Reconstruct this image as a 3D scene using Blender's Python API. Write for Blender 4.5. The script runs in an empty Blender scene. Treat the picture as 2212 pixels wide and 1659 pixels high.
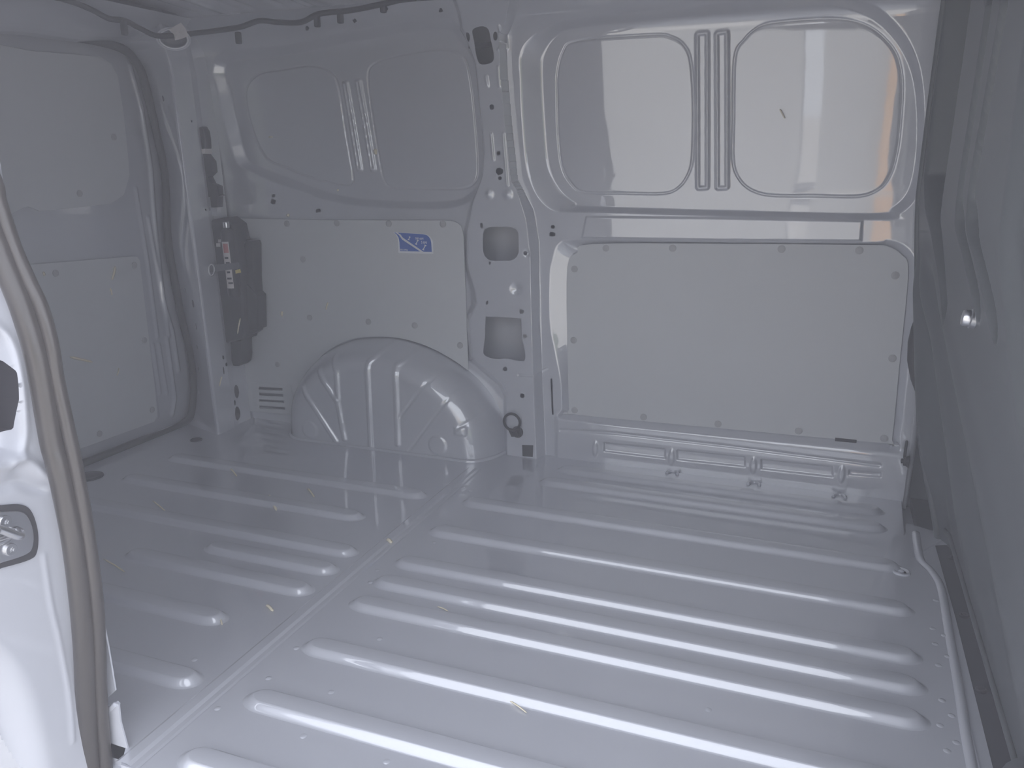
import bpy, bmesh, math, random
import numpy as np
from mathutils import Vector, Matrix

random.seed(7)
rng = np.random.default_rng(7)
S = bpy.context.scene
COL = S.collection

# ------------------------------------------------------------------ camera
IMW, IMH, F = 2212.0, 1659.0, 1766.93
CAM = np.array([0.0, 0.0, 1.0])
A_R = np.array([0.93315327, 0.35943117, -0.00584906])     # camera right
A_D = np.array([0.08955198, -0.24819079, -0.964563])      # camera down
A_F = np.array([-0.34814569, 0.89956132, -0.26378782])    # camera forward
cd = bpy.data.cameras.new('camera')
cam = bpy.data.objects.new('camera', cd)
COL.objects.link(cam)
cd.sensor_fit = 'HORIZONTAL'
cd.sensor_width = 36.0
cd.lens = F / IMW * 36.0
cd.clip_start = 0.02
u_, b_ = -A_D, -A_F
cam.matrix_world = Matrix(((A_R[0], u_[0], b_[0], CAM[0]), (A_R[1], u_[1], b_[1], CAM[1]),
                           (A_R[2], u_[2], b_[2], CAM[2]), (0, 0, 0, 1)))
S.camera = cam

# ------------------------------------------------------------------ sky, sun, exposure
world = bpy.data.worlds.new('sky')
S.world = world
world.use_nodes = True
wn = world.node_tree
wn.nodes.clear()
w_out = wn.nodes.new('ShaderNodeOutputWorld')
w_bg = wn.nodes.new('ShaderNodeBackground')
w_sky = wn.nodes.new('ShaderNodeTexSky')
w_sky.sky_type = 'HOSEK_WILKIE'
w_sky.sun_direction = (-0.22, 0.55, 0.80)
w_sky.turbidity = 5.0
w_sky.ground_albedo = 0.35
w_mix = wn.nodes.new('ShaderNodeMixRGB')
w_mix.inputs['Fac'].default_value = 0.70
w_mix.inputs['Color2'].default_value = (0.88, 0.91, 1.0, 1)
wn.links.new(w_sky.outputs['Color'], w_mix.inputs['Color1'])
wn.links.new(w_mix.outputs['Color'], w_bg.inputs['Color'])
w_bg.inputs['Strength'].default_value = 1.6
wn.links.new(w_bg.outputs['Background'], w_out.inputs['Surface'])

sd_ = bpy.data.lights.new('sun_offscreen', 'SUN')
sd_.energy = 4.0
sd_.angle = math.radians(1.0)
sd_.color = (1.0, 0.95, 0.88)
sun = bpy.data.objects.new('sun_offscreen', sd_)
COL.objects.link(sun)
sun.rotation_euler = Vector((-0.22, 0.55, 0.80)).to_track_quat('Z', 'Y').to_euler()

S.view_settings.view_transform = 'Standard'
S.view_settings.look = 'None'
S.view_settings.gamma = 1.0
S.view_settings.use_curve_mapping = False
S.view_settings.exposure = 1.15


# ------------------------------------------------------------------ pixel directions
def ray(u, v):
    return (u - IMW / 2) * A_R + (v - IMH / 2) * A_D + F * A_F


def on(u, v, axis, val):
    d = ray(u, v)
    return CAM + d * ((val - CAM[axis]) / d[axis])


def yb(z):
    """inner face of the far side wall: upright, leaning in above the waist, curling into the roof"""
    z = np.asarray(z, float)
    t = np.clip((z - 0.75) / 0.65, 0, 1)
    k = np.clip((z - 1.36) / 0.12, 0, 1.2)
    return 2.57 - 0.03 * t * t - 0.13 * k * k


def wl(u, v, off=0.0):
    """pixel -> (x, z) on the far wall"""
    y = 2.57
    for _ in range(25):
        p = on(u, v, 1, y)
        y = float(yb(p[2])) + off
    return (p[0], p[2])


def wls(pts, off=0.0):
    return [wl(u, v, off) for u, v in pts]


# ------------------------------------------------------------------ materials
def new_mat(name):
    m = bpy.data.materials.new(name)
    m.use_nodes = True
    nt = m.node_tree
    return m, nt, nt.nodes['Principled BSDF']


def mat(name, col, rough=0.5, metal=0.0, coat=0.0, coat_rough=0.05, spec=0.5,
        var=0.0, vscale=6.0, bump=0.0, bscale=60.0, rvar=0.0):
    m, nt, p = new_mat(name)
    p.inputs['Base Color'].default_value = (*col, 1)
    p.inputs['Roughness'].default_value = rough
    p.inputs['Metallic'].default_value = metal
    p.inputs['Coat Weight'].default_value = coat
    p.inputs['Coat Roughness'].default_value = coat_rough
    p.inputs['Specular IOR Level'].default_value = spec
    tc = nt.nodes.new('ShaderNodeTexCoord')
    if var > 0 or rvar > 0:
        n = nt.nodes.new('ShaderNodeTexNoise')
        n.inputs['Scale'].default_value = vscale
        n.inputs['Detail'].default_value = 5
        nt.links.new(tc.outputs['Object'], n.inputs['Vector'])
        if var > 0:
            r = nt.nodes.new('ShaderNodeMixRGB')
            r.inputs['Color1'].default_value = (*[c * (1 - var) for c in col], 1)
            r.inputs['Color2'].default_value = (*[min(1, c * (1 + var)) for c in col], 1)
            nt.links.new(n.outputs['Fac'], r.inputs['Fac'])
            nt.links.new(r.outputs['Color'], p.inputs['Base Color'])
        if rvar > 0:
            q = nt.nodes.new('ShaderNodeMapRange')
            q.inputs['From Min'].default_value = 0.35
            q.inputs['From Max'].default_value = 0.7
            q.inputs['To Min'].default_value = max(0.0, coat_rough - rvar)
            q.inputs['To Max'].default_value = coat_rough + rvar
            nt.links.new(n.outputs['Fac'], q.inputs['Value'])
            nt.links.new(q.outputs['Result'], p.inputs['Coat Roughness'])
    if bump > 0:
        n2 = nt.nodes.new('ShaderNodeTexNoise')
        n2.inputs['Scale'].default_value = bscale
        n2.inputs['Detail'].default_value = 3
        nt.links.new(tc.outputs['Object'], n2.inputs['Vector'])
        b = nt.nodes.new('ShaderNodeBump')
        b.inputs['Strength'].default_value = bump
        b.inputs['Distance'].default_value = 0.002
        nt.links.new(n2.outputs['Fac'], b.inputs['Height'])
        nt.links.new(b.outputs['Normal'], p.inputs['Normal'])
        if coat > 0:
            nt.links.new(b.outputs['Normal'], p.inputs['Coat Normal'])
    return m


PAINT = mat('grey_body_paint', (0.56, 0.57, 0.625), rough=0.42, metal=0.12, coat=1.0, coat_rough=0.03, var=0.03, vscale=3.0,
            bump=0.03, bscale=14.0)
FLOORP = mat('grey_floor_paint', (0.56, 0.57, 0.625), rough=0.38, metal=0.15, coat=1.0, coat_rough=0.035, var=0.04, vscale=4.0,
             bump=0.03, bscale=7.0, rvar=0.015)
for m_ in (PAINT, FLOORP):
    m_.node_tree.nodes['Principled BSDF'].inputs['Coat IOR'].default_value = 2.1
OUTER = mat('outer_body_paint', (0.56, 0.57, 0.625), rough=0.4, coat=0.8, coat_rough=0.04)
BOARD = mat('grey_lining_board', (0.60, 0.61, 0.635), rough=0.62, spec=0.35, var=0.03, vscale=2.0, bump=0.02, bscale=300)
STUD = mat('stud_grey', (0.43, 0.43, 0.45), rough=0.5)
BULK = mat('bulkhead_plastic', (0.105, 0.112, 0.12), rough=0.48, spec=0.45, bump=0.05, bscale=400)
RUBBER = mat('seal_rubber', (0.065, 0.058, 0.056), rough=0.28, spec=0.6, var=0.1, vscale=8)
RUBBER_D = mat('dark_rubber', (0.05, 0.048, 0.055), rough=0.6)
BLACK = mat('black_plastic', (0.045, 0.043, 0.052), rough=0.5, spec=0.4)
FOAM = mat('black_foam', (0.05, 0.048, 0.058), rough=0.85, bump=0.1, bscale=300)
STRAPM = mat('grey_strap', (0.16, 0.16, 0.18), rough=0.7)
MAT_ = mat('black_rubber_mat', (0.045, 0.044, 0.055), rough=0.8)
CAVITY = mat('cavity_paint', (0.56, 0.57, 0.625), rough=0.6)
STEEL = mat('zinc_steel', (0.72, 0.72, 0.74), rough=0.28, metal=1.0)
BLUE = mat('sticker_blue', (0.045, 0.13, 0.50), rough=0.4)
WHITE = mat('sticker_white', (0.80, 0.81, 0.85), rough=0.45)
PAPER = mat('paper_label', (0.66, 0.62, 0.62), rough=0.8, var=0.06, vscale=30)
STRAW = mat('straw', (0.86, 0.78, 0.60), rough=0.7)
YELLOW = mat('yellow_tag', (0.75, 0.62, 0.20), rough=0.6)
RED = mat('label_red', (0.55, 0.22, 0.22), rough=0.6)
ASPHALT = mat('ground_gravel', (0.42, 0.41, 0.40), rough=0.9, var=0.2, vscale=20)


# ------------------------------------------------------------------ object helpers
def link(o, parent=None, **props):
    COL.objects.link(o)
    if parent is not None:
        o.parent = parent
    for k, v in props.items():
        o[k] = v
    return o


def empty(name, loc, **props):
    o = bpy.data.objects.new(name, None)
    o.location = loc
    o.empty_display_size = 0.05
    return link(o, None, **props)


def put(o, parent):
    """parent an object built in world space under an unrotated empty or mesh"""
    if parent is not None:
        o.parent = parent
        o.matrix_parent_inverse = Matrix.Translation(-Vector(parent.location))
    return o


def mesh_np(name, verts, quads, m, parent=None, normals=None, smooth=True, **props):
    me = bpy.data.meshes.new(name)
    verts = np.asarray(verts, np.float32)
    quads = np.asarray(quads, np.int32)
    n = len(quads)
    k = quads.shape[1]
    me.vertices.add(len(verts))
    me.vertices.foreach_set('co', verts.ravel())
    me.loops.add(n * k)
    me.loops.foreach_set('vertex_index', quads.ravel())
    me.polygons.add(n)
    me.polygons.foreach_set('loop_start', np.arange(0, n * k, k, dtype=np.int32))
    me.update(calc_edges=True)
    me.polygons.foreach_set('use_smooth', np.full(n, smooth, dtype=bool))
    if normals is not None:
        me.normals_split_custom_set_from_vertices(np.asarray(normals, np.float32).tolist())
    me.materials.append(m)
    o = bpy.data.objects.new(name, me)
    link(o, None, **props)
    return put(o, parent)


def mesh_py(name, verts, faces, m, parent=None, smooth=False, **props):
    me = bpy.data.meshes.new(name)
    me.from_pydata([tuple(map(float, v)) for v in verts], [], faces)
    bm = bmesh.new()
    bm.from_mesh(me)
    bmesh.ops.recalc_face_normals(bm, faces=bm.faces)
    bm.to_mesh(me)
    bm.free()
    me.polygons.foreach_set('use_smooth', [smooth] * len(me.polygons))
    me.materials.append(m)
    o = bpy.data.objects.new(name, me)
    link(o, None, **props)
    return put(o, parent)


def instance(src, parent, delta, **props):
    o = src.copy()
    link(o, None, **props)
    o.location = Vector(src.location) + Vector(delta)
    if parent is not None:
        o.parent = parent
    return o


def grid_faces(nu, nv):
    i = np.arange((nu - 1) * (nv - 1))
    a = (i // (nv - 1)) * nv + i % (nv - 1)
    return np.stack([a, a + nv, a + nv + 1, a + 1], 1)


def smooth_loop(pts, n=6, closed=True):
    """Catmull-Rom resample"""
    P = np.asarray(pts, float)
    out = []
    N = len(P)
    rngi = range(N) if closed else range(N - 1)
    for i in rngi:
        if closed:
            p0, p1, p2, p3 = P[(i - 1) % N], P[i], P[(i + 1) % N], P[(i + 2) % N]
        else:
            p0, p1, p2, p3 = P[max(i - 1, 0)], P[i], P[i + 1], P[min(i + 2, N - 1)]
        for k in range(n):
            t = k / n
            out.append(0.5 * ((2 * p1) + (-p0 + p2) * t + (2 * p0 - 5 * p1 + 4 * p2 - p3) * t * t
                              + (-p0 + 3 * p1 - 3 * p2 + p3) * t ** 3))
    if not closed:
        out.append(P[-1])
    return np.array(out)


def rbox(x0, z0, x1, z1, r, n=6):
    out = []
    for cx, cz, a0 in ((x1 - r, z1 - r, 0), (x0 + r, z1 - r, 90), (x0 + r, z0 + r, 180), (x1 - r, z0 + r, 270)):
        for k in range(n + 1):
            a = math.radians(a0 + 90 * k / n)
            out.append((cx + r * math.cos(a), cz + r * math.sin(a)))
    return np.array(out)


def circ(cx, cz, r, n=20):
    return np.array([(cx + r * math.cos(2 * math.pi * k / n), cz + r * math.sin(2 * math.pi * k / n)) for k in range(n)])


def sdf(poly, X, Z, margin=0.08):
    """signed distance to a closed polygon (negative inside); far points get +margin"""
    poly = np.asarray(poly, float)
    out = np.full(X.shape, margin)
    lo, hi = poly.min(0) - margin, poly.max(0) + margin
    sel = (X >= lo[0]) & (X <= hi[0]) & (Z >= lo[1]) & (Z <= hi[1])
    x, z = X[sel], Z[sel]
    d2 = np.full(x.shape, 1e9)
    ins = np.zeros(x.shape, bool)
    N = len(poly)
    for i in range(N):
        a, b = poly[i], poly[(i + 1) % N]
        e = b - a
        L = e @ e
        if L < 1e-14:
            continue
        wx, wz = x - a[0], z - a[1]
        t = np.clip((wx * e[0] + wz * e[1]) / L, 0, 1)
        d2 = np.minimum(d2, (wx - t * e[0]) ** 2 + (wz - t * e[1]) ** 2)
        c = (a[1] > z) != (b[1] > z)
        if abs(e[1]) > 1e-12:
            ins ^= c & (x < a[0] + (z - a[1]) / e[1] * e[0])
    d = np.sqrt(d2)
    out[sel] = np.where(ins, -d, d)
    return out


def linedist(pts, X, Z):
    d2 = np.full(X.shape, 1e9)
    pts = np.asarray(pts, float)
    for a, b in zip(pts[:-1], pts[1:]):
        e = b - a
        wx, wz = X - a[0], Z - a[1]
        t = np.clip((wx * e[0] + wz * e[1]) / (e @ e), 0, 1)
        d2 = np.minimum(d2, (wx - t * e[0]) ** 2 + (wz - t * e[1]) ** 2)
    return np.sqrt(d2)


def sm(t):
    t = np.clip(t, 0, 1)
    return t * t * (3 - 2 * t)


def lin(t, r=0.16):
    """straight ramp with short rounded ends: leaves a crisp crease at either side"""
    t = np.clip(t, 0, 1)
    k = 1.0 / (1.0 - r)
    return np.where(t < r, k * t * t / (2 * r), np.where(t > 1 - r, 1 - k * (1 - t) ** 2 / (2 * r), k * (t - r / 2)))


def sweep(name, pts, r, m, parent=None, n=12, closed=False, prof=None, cap=True, **props):
    """round (or profiled) bar along a polyline; r a number or a list"""
    P = np.asarray(pts, float)
    N = len(P)
    rr = np.full(N, r) if np.isscalar(r) else np.asarray(r, float)
    T = np.zeros_like(P)
    for i in range(N):
        a = P[(i - 1) % N] if (closed or i > 0) else P[i]
        b = P[(i + 1) % N] if (closed or i < N - 1) else P[i]
        t = b - a
        T[i] = t / (np.linalg.norm(t) + 1e-12)
    ref = np.array([0, 0, 1.0]) if abs(T[0][2]) < 0.9 else np.array([1.0, 0, 0])
    nv = np.cross(T[0], ref)
    nv /= np.linalg.norm(nv)
    V = []
    for i in range(N):
        nv = nv - T[i] * (nv @ T[i])
        nv /= np.linalg.norm(nv)
        bv = np.cross(T[i], nv)
        for k in range(n):
            a = 2 * math.pi * k / n
            V.append(P[i] + rr[i] * (math.cos(a) * nv + math.sin(a) * bv))
    Fc = []
    for i in range(N if closed else N - 1):
        j = (i + 1) % N
        for k in range(n):
            l = (k + 1) % n
            Fc.append((i * n + k, i * n + l, j * n + l, j * n + k))
    if cap and not closed:
        Fc.append(tuple(range(n)))
        Fc.append(tuple((N - 1) * n + k for k in range(n)))
    return mesh_py(name, V, Fc, m, parent, smooth=True, **props)


def lathe(name, prof, origin, axis, m, parent=None, n=24, **props):
    """prof: (radius, height) pairs; axis: direction of height"""
    ax = np.asarray(axis, float)
    ax /= np.linalg.norm(ax)
    ref = np.array([0, 0, 1.0]) if abs(ax[2]) < 0.9 else np.array([1.0, 0, 0])
    e1 = np.cross(ax, ref)
    e1 /= np.linalg.norm(e1)
    e2 = np.cross(ax, e1)
    V, Fc = [], []
    for r, h in prof:
        for k in range(n):
            a = 2 * math.pi * k / n
            V.append(np.asarray(origin) + ax * h + r * (math.cos(a) * e1 + math.sin(a) * e2))
    for i in range(len(prof) - 1):
        for k in range(n):
            l = (k + 1) % n
            Fc.append((i * n + k, i * n + l, (i + 1) * n + l, (i + 1) * n + k))
    Fc.append(tuple(range(n)))
    Fc.append(tuple((len(prof) - 1) * n + k for k in range(n)))
    o = mesh_py(name, V, Fc, m, parent, smooth=True, **props)
    sharp(o)
    return o


def sharp(o, ang=38):
    o.data.set_sharp_from_angle(angle=math.radians(ang))


def curve_mesh(cu):
    tmp = bpy.data.objects.new('tmp', cu)
    COL.objects.link(tmp)
    dg = bpy.context.evaluated_depsgraph_get()
    me = bpy.data.meshes.new_from_object(tmp.evaluated_get(dg))
    bpy.data.objects.remove(tmp)
    return me


def plate(name, loops, M, thick, m, parent=None, bevel=0.0, **props):
    """flat plate from closed 2D loops (later loops are holes); M maps (a, b, out) -> world"""
    cu = bpy.data.curves.new(name, 'CURVE')
    cu.dimensions = '2D'
    cu.fill_mode = 'BOTH'
    cu.extrude = max(thick / 2 - bevel, 1e-5)
    cu.bevel_depth = bevel
    cu.bevel_resolution = 2
    cu.offset = -bevel
    for lp in loops:
        sp = cu.splines.new('POLY')
        sp.points.add(len(lp) - 1)
        for q, (a, b) in zip(sp.points, lp):
            q.co = (float(a), float(b), 0, 1)
        sp.use_cyclic_u = True
    me = curve_mesh(cu)
    bpy.data.curves.remove(cu)
    me.name = name
    me.transform(M @ Matrix.Translation((0, 0, thick / 2)))
    me.materials.clear()
    me.materials.append(m)
    o = bpy.data.objects.new(name, me)
    link(o, None, **props)
    sharp(o)
    return put(o, parent)


def frame(origin, ea, eb):
    ea, eb = Vector(ea).normalized(), Vector(eb).normalized()
    en = ea.cross(eb)
    o = Vector(origin)
    return Matrix(((ea[0], eb[0], en[0], o[0]), (ea[1], eb[1], en[1], o[1]), (ea[2], eb[2], en[2], o[2]), (0, 0, 0, 1)))


def wall_frame(y):      # (a, b) = (x, z), plate grows towards the camera
    return frame((0, y, 0), (1, 0, 0), (0, 0, 1))


def text(name, body, size, M, m, parent, thick=0.0003, sx=1.0):
    cu = bpy.data.curves.new(name, 'FONT')
    cu.body = body
    cu.size = size
    cu.extrude = thick
    cu.offset = size * 0.012
    me = curve_mesh(cu)
    bpy.data.curves.remove(cu)
    me.transform(M @ Matrix.Diagonal((sx, 1, 1, 1)))
    me.materials.clear()
    me.materials.append(m)
    me.name = name
    o = bpy.data.objects.new(name, me)
    link(o)
    return put(o, parent)


def box(name, lo, hi, m, parent=None, bevel=0.0, **props):
    bm = bmesh.new()
    bmesh.ops.create_cube(bm, size=1.0)
    lo, hi = np.array(lo, float), np.array(hi, float)
    for v in bm.verts:
        v.co = Vector((lo + hi) / 2 + np.array(v.co) * (hi - lo))
    if bevel:
        bmesh.ops.bevel(bm, geom=bm.edges[:], offset=bevel, segments=3, profile=0.5, affect='EDGES')
    me = bpy.data.meshes.new(name)
    bm.to_mesh(me)
    bm.free()
    me.materials.append(m)
    me.polygons.foreach_set('use_smooth', [bool(bevel)] * len(me.polygons))
    o = bpy.data.objects.new(name, me)
    link(o, None, **props)
    if bevel:
        sharp(o, 50)
    return put(o, parent)


# ================================================================== SETTING
# ground outside
box('ground', (-30, -30, -0.65), (30, 30, -0.60), ASPHALT, kind='structure')

# added out of view for reflections in the glossy paint: house front, gate, greenery
added_yard = empty('wall_yard_added', (0, -7.5, -.6), kind='structure')
HOUSE = mat('added_house_render', (0.36, 0.365, 0.37), rough=0.9, var=0.05)
GATE = mat('added_gate_wood', (0.60, 0.36, 0.18), rough=0.7, var=0.15, vscale=10)
GREEN = mat('added_hedge_green', (0.10, 0.13, 0.07), rough=0.9, var=0.4, vscale=15)
box('added_house_front', (-6.5, -8.0, -.6), (-.62, -7.5, 2.6), HOUSE, added_yard)
box('added_house_front', (-.35, -8.0, -.6), (.9, -7.5, 2.6), HOUSE, added_yard)
box('added_gate_leaf', (1.25, -7.7, -.6), (1.55, -7.6, 1.7), GATE, added_yard)
box('added_gate_leaf', (.52, -7.45, -.6), (.76, -7.36, 1.30), GATE, added_yard)
box('added_hedge', (1.6, -9.2, -.6), (9, -8.2, 1.5), GREEN, added_yard)

# ---------------------------------------------------------------- far side wall (pressed sheet with real relief)
P_PILL_R = [(1112, -40), (1100, 0), (1083, 73), (1085, 150), (1095, 269), (1109, 380), (1138, 475), (1147, 560), (1150, 700),
            (1154, 850), (1160, 1000)]
P_PILL_R2 = [(1140, -40), (1120, 0), (1093, 78), (1094, 150), (1104, 269), (1117, 389), (1152, 452), (1164, 520), (1166, 700),
             (1173, 850), (1180, 1000)]
P_PILL_L = [(1099, 1000), (1097, 846), (1085, 825), (1022, 770), (1017, 690), (1034, 655), (1030, 628), (1016, 580), (1013, 500),
            (1024, 440), (1045, 380), (1049, 330), (1041, 237), (1031, 136), (1003, 60), (988, 0), (980, -40)]
P_PILL_L2 = [(1088, 1000), (1086, 855), (1075, 832), (1012, 780), (1004, 690), (1016, 655), (1014, 628), (1004, 580), (1002, 500),
             (1012, 450), (1034, 390), (1039, 330), (1031, 237), (1020, 136), (992, 66), (976, 0), (966, -40)]
P_REC_OUT = [(1122, 111), (1121, 180), (1125, 269), (1136, 370), (1165, 433), (1210, 462), (1269, 459), (1880, 475), (1945, 462),
             (1985, 415), (1995, 330), (1996, 230), (1985, 140), (1950, 65), (1890, 10), (1810, -12), (1740, -10), (1475, 14),
             (1240, 40), (1160, 68)]
P_REC_IN = [(1172, 108), (1165, 150), (1171, 269), (1180, 358), (1202, 408), (1235, 438), (1269, 447), (1570, 456), (1880, 463), (1928, 450),
            (1965, 410), (1982, 330), (1983, 230), (1970, 150), (1935, 85), (1880, 35), (1810, 10), (1740, 10), (1475, 34),
            (1240, 56), (1195, 75)]
P_BLANK1 = [(1196, 160), (1196, 203), (1198, 285), (1206, 358), (1228, 399), (1258, 416), (1340, 418), (1427, 419), (1462, 405), (1484, 373),
            (1492, 332), (1494, 221), (1487, 127), (1471, 92), (1446, 76), (1405, 71), (1240, 85), (1208, 110)]
P_BLANK2 = [(1584, 122), (1606, 80), (1640, 52), (1690, 42), (1780, 36), (1838, 40), (1886, 58), (1928, 97), (1946, 138), (1951, 193),
            (1946, 274), (1939, 328), (1926, 375), (1902, 408), (1855, 425), (1760, 424), (1667, 423), (1622, 412), (1593, 386), (1580, 345), (1581, 257)]
P_RAIL = [(1265, 466), (1560, 469), (1865, 475), (1862, 522), (1560, 520), (1255, 515)]
P_LOW_OUT = [(1206, 524), (1192, 560), (1186, 595), (1186, 696), (1197, 757), (1211, 830), (1213, 884), (1230, 906), (1560, 942),
             (1928, 975), (1942, 965), (1962, 800), (1984, 600), (1978, 560), (1955, 530), (1915, 518), (1870, 514)]
P_LOW_OUT = P_LOW_OUT[:-1] + [(1870, 524), (1560, 522), (1255, 517)]
P_LOW_IN = [(1278, 528), (1248, 546), (1226, 577), (1226, 739), (1230, 884), (1236, 894), (1560, 925), (1915, 957), (1926, 950), (1943, 780),
            (1961, 590), (1947, 551), (1914, 532), (1867, 530), (1560, 527)]
R_REC_OUT = [(455, 150), (468, 200), (505, 340), (540, 370), (608, 400), (723, 437), (825, 450), (960, 452), (1022, 432), (1050, 390), (1056, 339),
             (1046, 237), (1036, 136), (1000, 66), (943, 36), (757, 66), (621, 96), (480, 112)]
R_REC_IN = [(478, 150), (490, 200), (522, 335), (560, 362), (620, 385), (723, 421), (825, 433), (960, 434), (1005, 418), (1034, 382), (1040, 335),
            (1030, 237), (1018, 140), (985, 88), (940, 62), (757, 88), (621, 116), (500, 130)]
R_BLANK1 = [(520, 200), (535, 280), (567, 342), (610, 362), (655, 381), (733, 402), (750, 395), (753, 378), (738, 290), (722, 190), (705, 155), (660, 140),
            (600, 148), (545, 160)]
R_BLANK2 = [(785, 165), (797, 260), (813, 356), (822, 390), (840, 405), (915, 408), (987, 408), (1015, 397), (1025, 366), (1020, 280), (1011, 190), (998, 130),
            (970, 108), (926, 105), (850, 118), (800, 135)]

L = {}
for k_, p_ in dict(rec_out=P_REC_OUT, rec_in=P_REC_IN, blank1=P_BLANK1, blank2=P_BLANK2, low_out=P_LOW_OUT, r_out=R_REC_OUT, r_in=R_REC_IN,
                   r_blank1=R_BLANK1, r_blank2=R_BLANK2).items():
    L[k_] = smooth_loop(wls(p_), 5)
L['low_in'] = smooth_loop(wls(P_LOW_IN), 4)
L['rail'] = np.array(wls(P_RAIL))
L['pill'] = np.array(wls(P_PILL_R + P_PILL_L, -0.045))
L['pill_out'] = np.array(wls(P_PILL_R2 + P_PILL_L2))


def slant(u0, v0, u1, v1, w):      # rounded bead outline around a pixel line on the wall
    a, b = np.array(wl(u0, v0)), np.array(wl(u1, v1))
    ln_ = np.linalg.norm(b - a)
    e = (b - a) / ln_
    nrm = np.array([-e[1], e[0]])
    return np.array([a + nrm * q[0] + e * q[1] for q in rbox(-w, 0, w, ln_, min(w * .9, .011))])


BEADS = [slant(1513, 62, 1514, 413, .0225), slant(1556, 60, 1557, 413, .0225)]
RBEADS = [slant(735, 172, 769, 372, 0.0145), slant(763, 168, 798, 372, 0.0145)]

# sill pressings under the board
SILL_LINE = wls([(1213, 927), (1330, 934), (1560, 960), (1900, 1003)])
SILL_RECS = [[(1462, 968), (1612, 983), (1612, 1008), (1462, 992)], [(1643, 988), (1800, 1004), (1802, 1030), (1643, 1012)],
             [(1832, 1010), (1905, 1017), (1905, 1030), (1832, 1024)], [(1305, 952), (1440, 966), (1440, 990), (1305, 974)]]
SILL_RECS = [np.array(wls(q)) for q in SILL_RECS]
BOSSES = [wl(1452, 985), wl(1628, 1003), wl(1818, 1022), wl(1288, 967)]

# holes punched through the sheet: (outline, on the pillar?)
def pxloop(pts, off, n=5):
    return smooth_loop(wls(pts, off), n)


PO = -0.05
HOLES = [
    pxloop([(1045, 500), (1056, 491), (1080, 490), (1106, 491), (1119, 502), (1120, 525), (1119, 549), (1106, 562), (1080, 563), (1058, 562), (1045, 548), (1043, 525)], PO),
    pxloop([(1049, 687), (1053, 684), (1090, 685), (1122, 688), (1126, 692), (1128, 730), (1134, 760), (1133, 778), (1120, 780), (1104, 776), (1088, 774), (1075, 776), (1055, 772), (1044, 762), (1045, 748), (1048, 725)], PO),
    pxloop([(1020, 68), (1030, 59), (1045, 57), (1055, 64), (1060, 85), (1067, 120), (1064, 133), (1050, 139), (1037, 137), (1030, 125), (1025, 95)], PO),
]
SMALL = [(1062, 231, 5, 6), (1077, 331, 4, 5), (1079, 370, 8, 8), (1080, 385, 4, 4), (1040, 487, 3, 6), (1134, 547, 4, 5), (1127, 673, 5, 5), (1134, 726, 5, 5),
         (1052, 654, 3, 4), (1091, 797, 5, 5), (1128, 855, 5, 5), (1010, 80, 5, 10), (1070, 78, 5, 10), (1058, 568, 2, 3)]
for (u, v, ru, rv) in SMALL:
    HOLES.append(pxloop([(u - ru, v), (u - .7 * ru, v - .7 * rv), (u, v - rv), (u + .7 * ru, v - .7 * rv), (u + ru, v), (u + .7 * ru, v + .7 * rv), (u, v + rv), (u - .7 * ru, v + .7 * rv)], PO, 3))
for (u, v, ru, rv) in [(1194, 490, 4, 4), (1193, 506, 7, 5), (591, 423, 4, 4), (590, 436, 6, 6), (663, 61, 4, 5), (766, 45, 4, 5), (833, 18, 4, 5), (952, 22, 4, 5)]:
    HOLES.append(pxloop([(u - ru, v), (u - .7 * ru, v - .7 * rv), (u, v - rv), (u + .7 * ru, v - .7 * rv), (u + ru, v), (u + .7 * ru, v + .7 * rv), (u, v + rv), (u - .7 * ru, v + .7 * rv)], 0, 3))
HOLES.append(np.array(wls([(1189, 818), (1193, 818), (1196, 896), (1192, 896)])))
HOLES.append(np.array(wls([(681, 453), (692, 450), (694, 458), (683, 460)])))
HOLES.append(np.array([(-2.09, .052), (-1.912, .052), (-1.912, .150), (-2.09, .150)]))
PLUG = np.array(wls([(1128, 961), (1152, 962), (1151, 987), (1129, 985)], PO))


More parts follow.
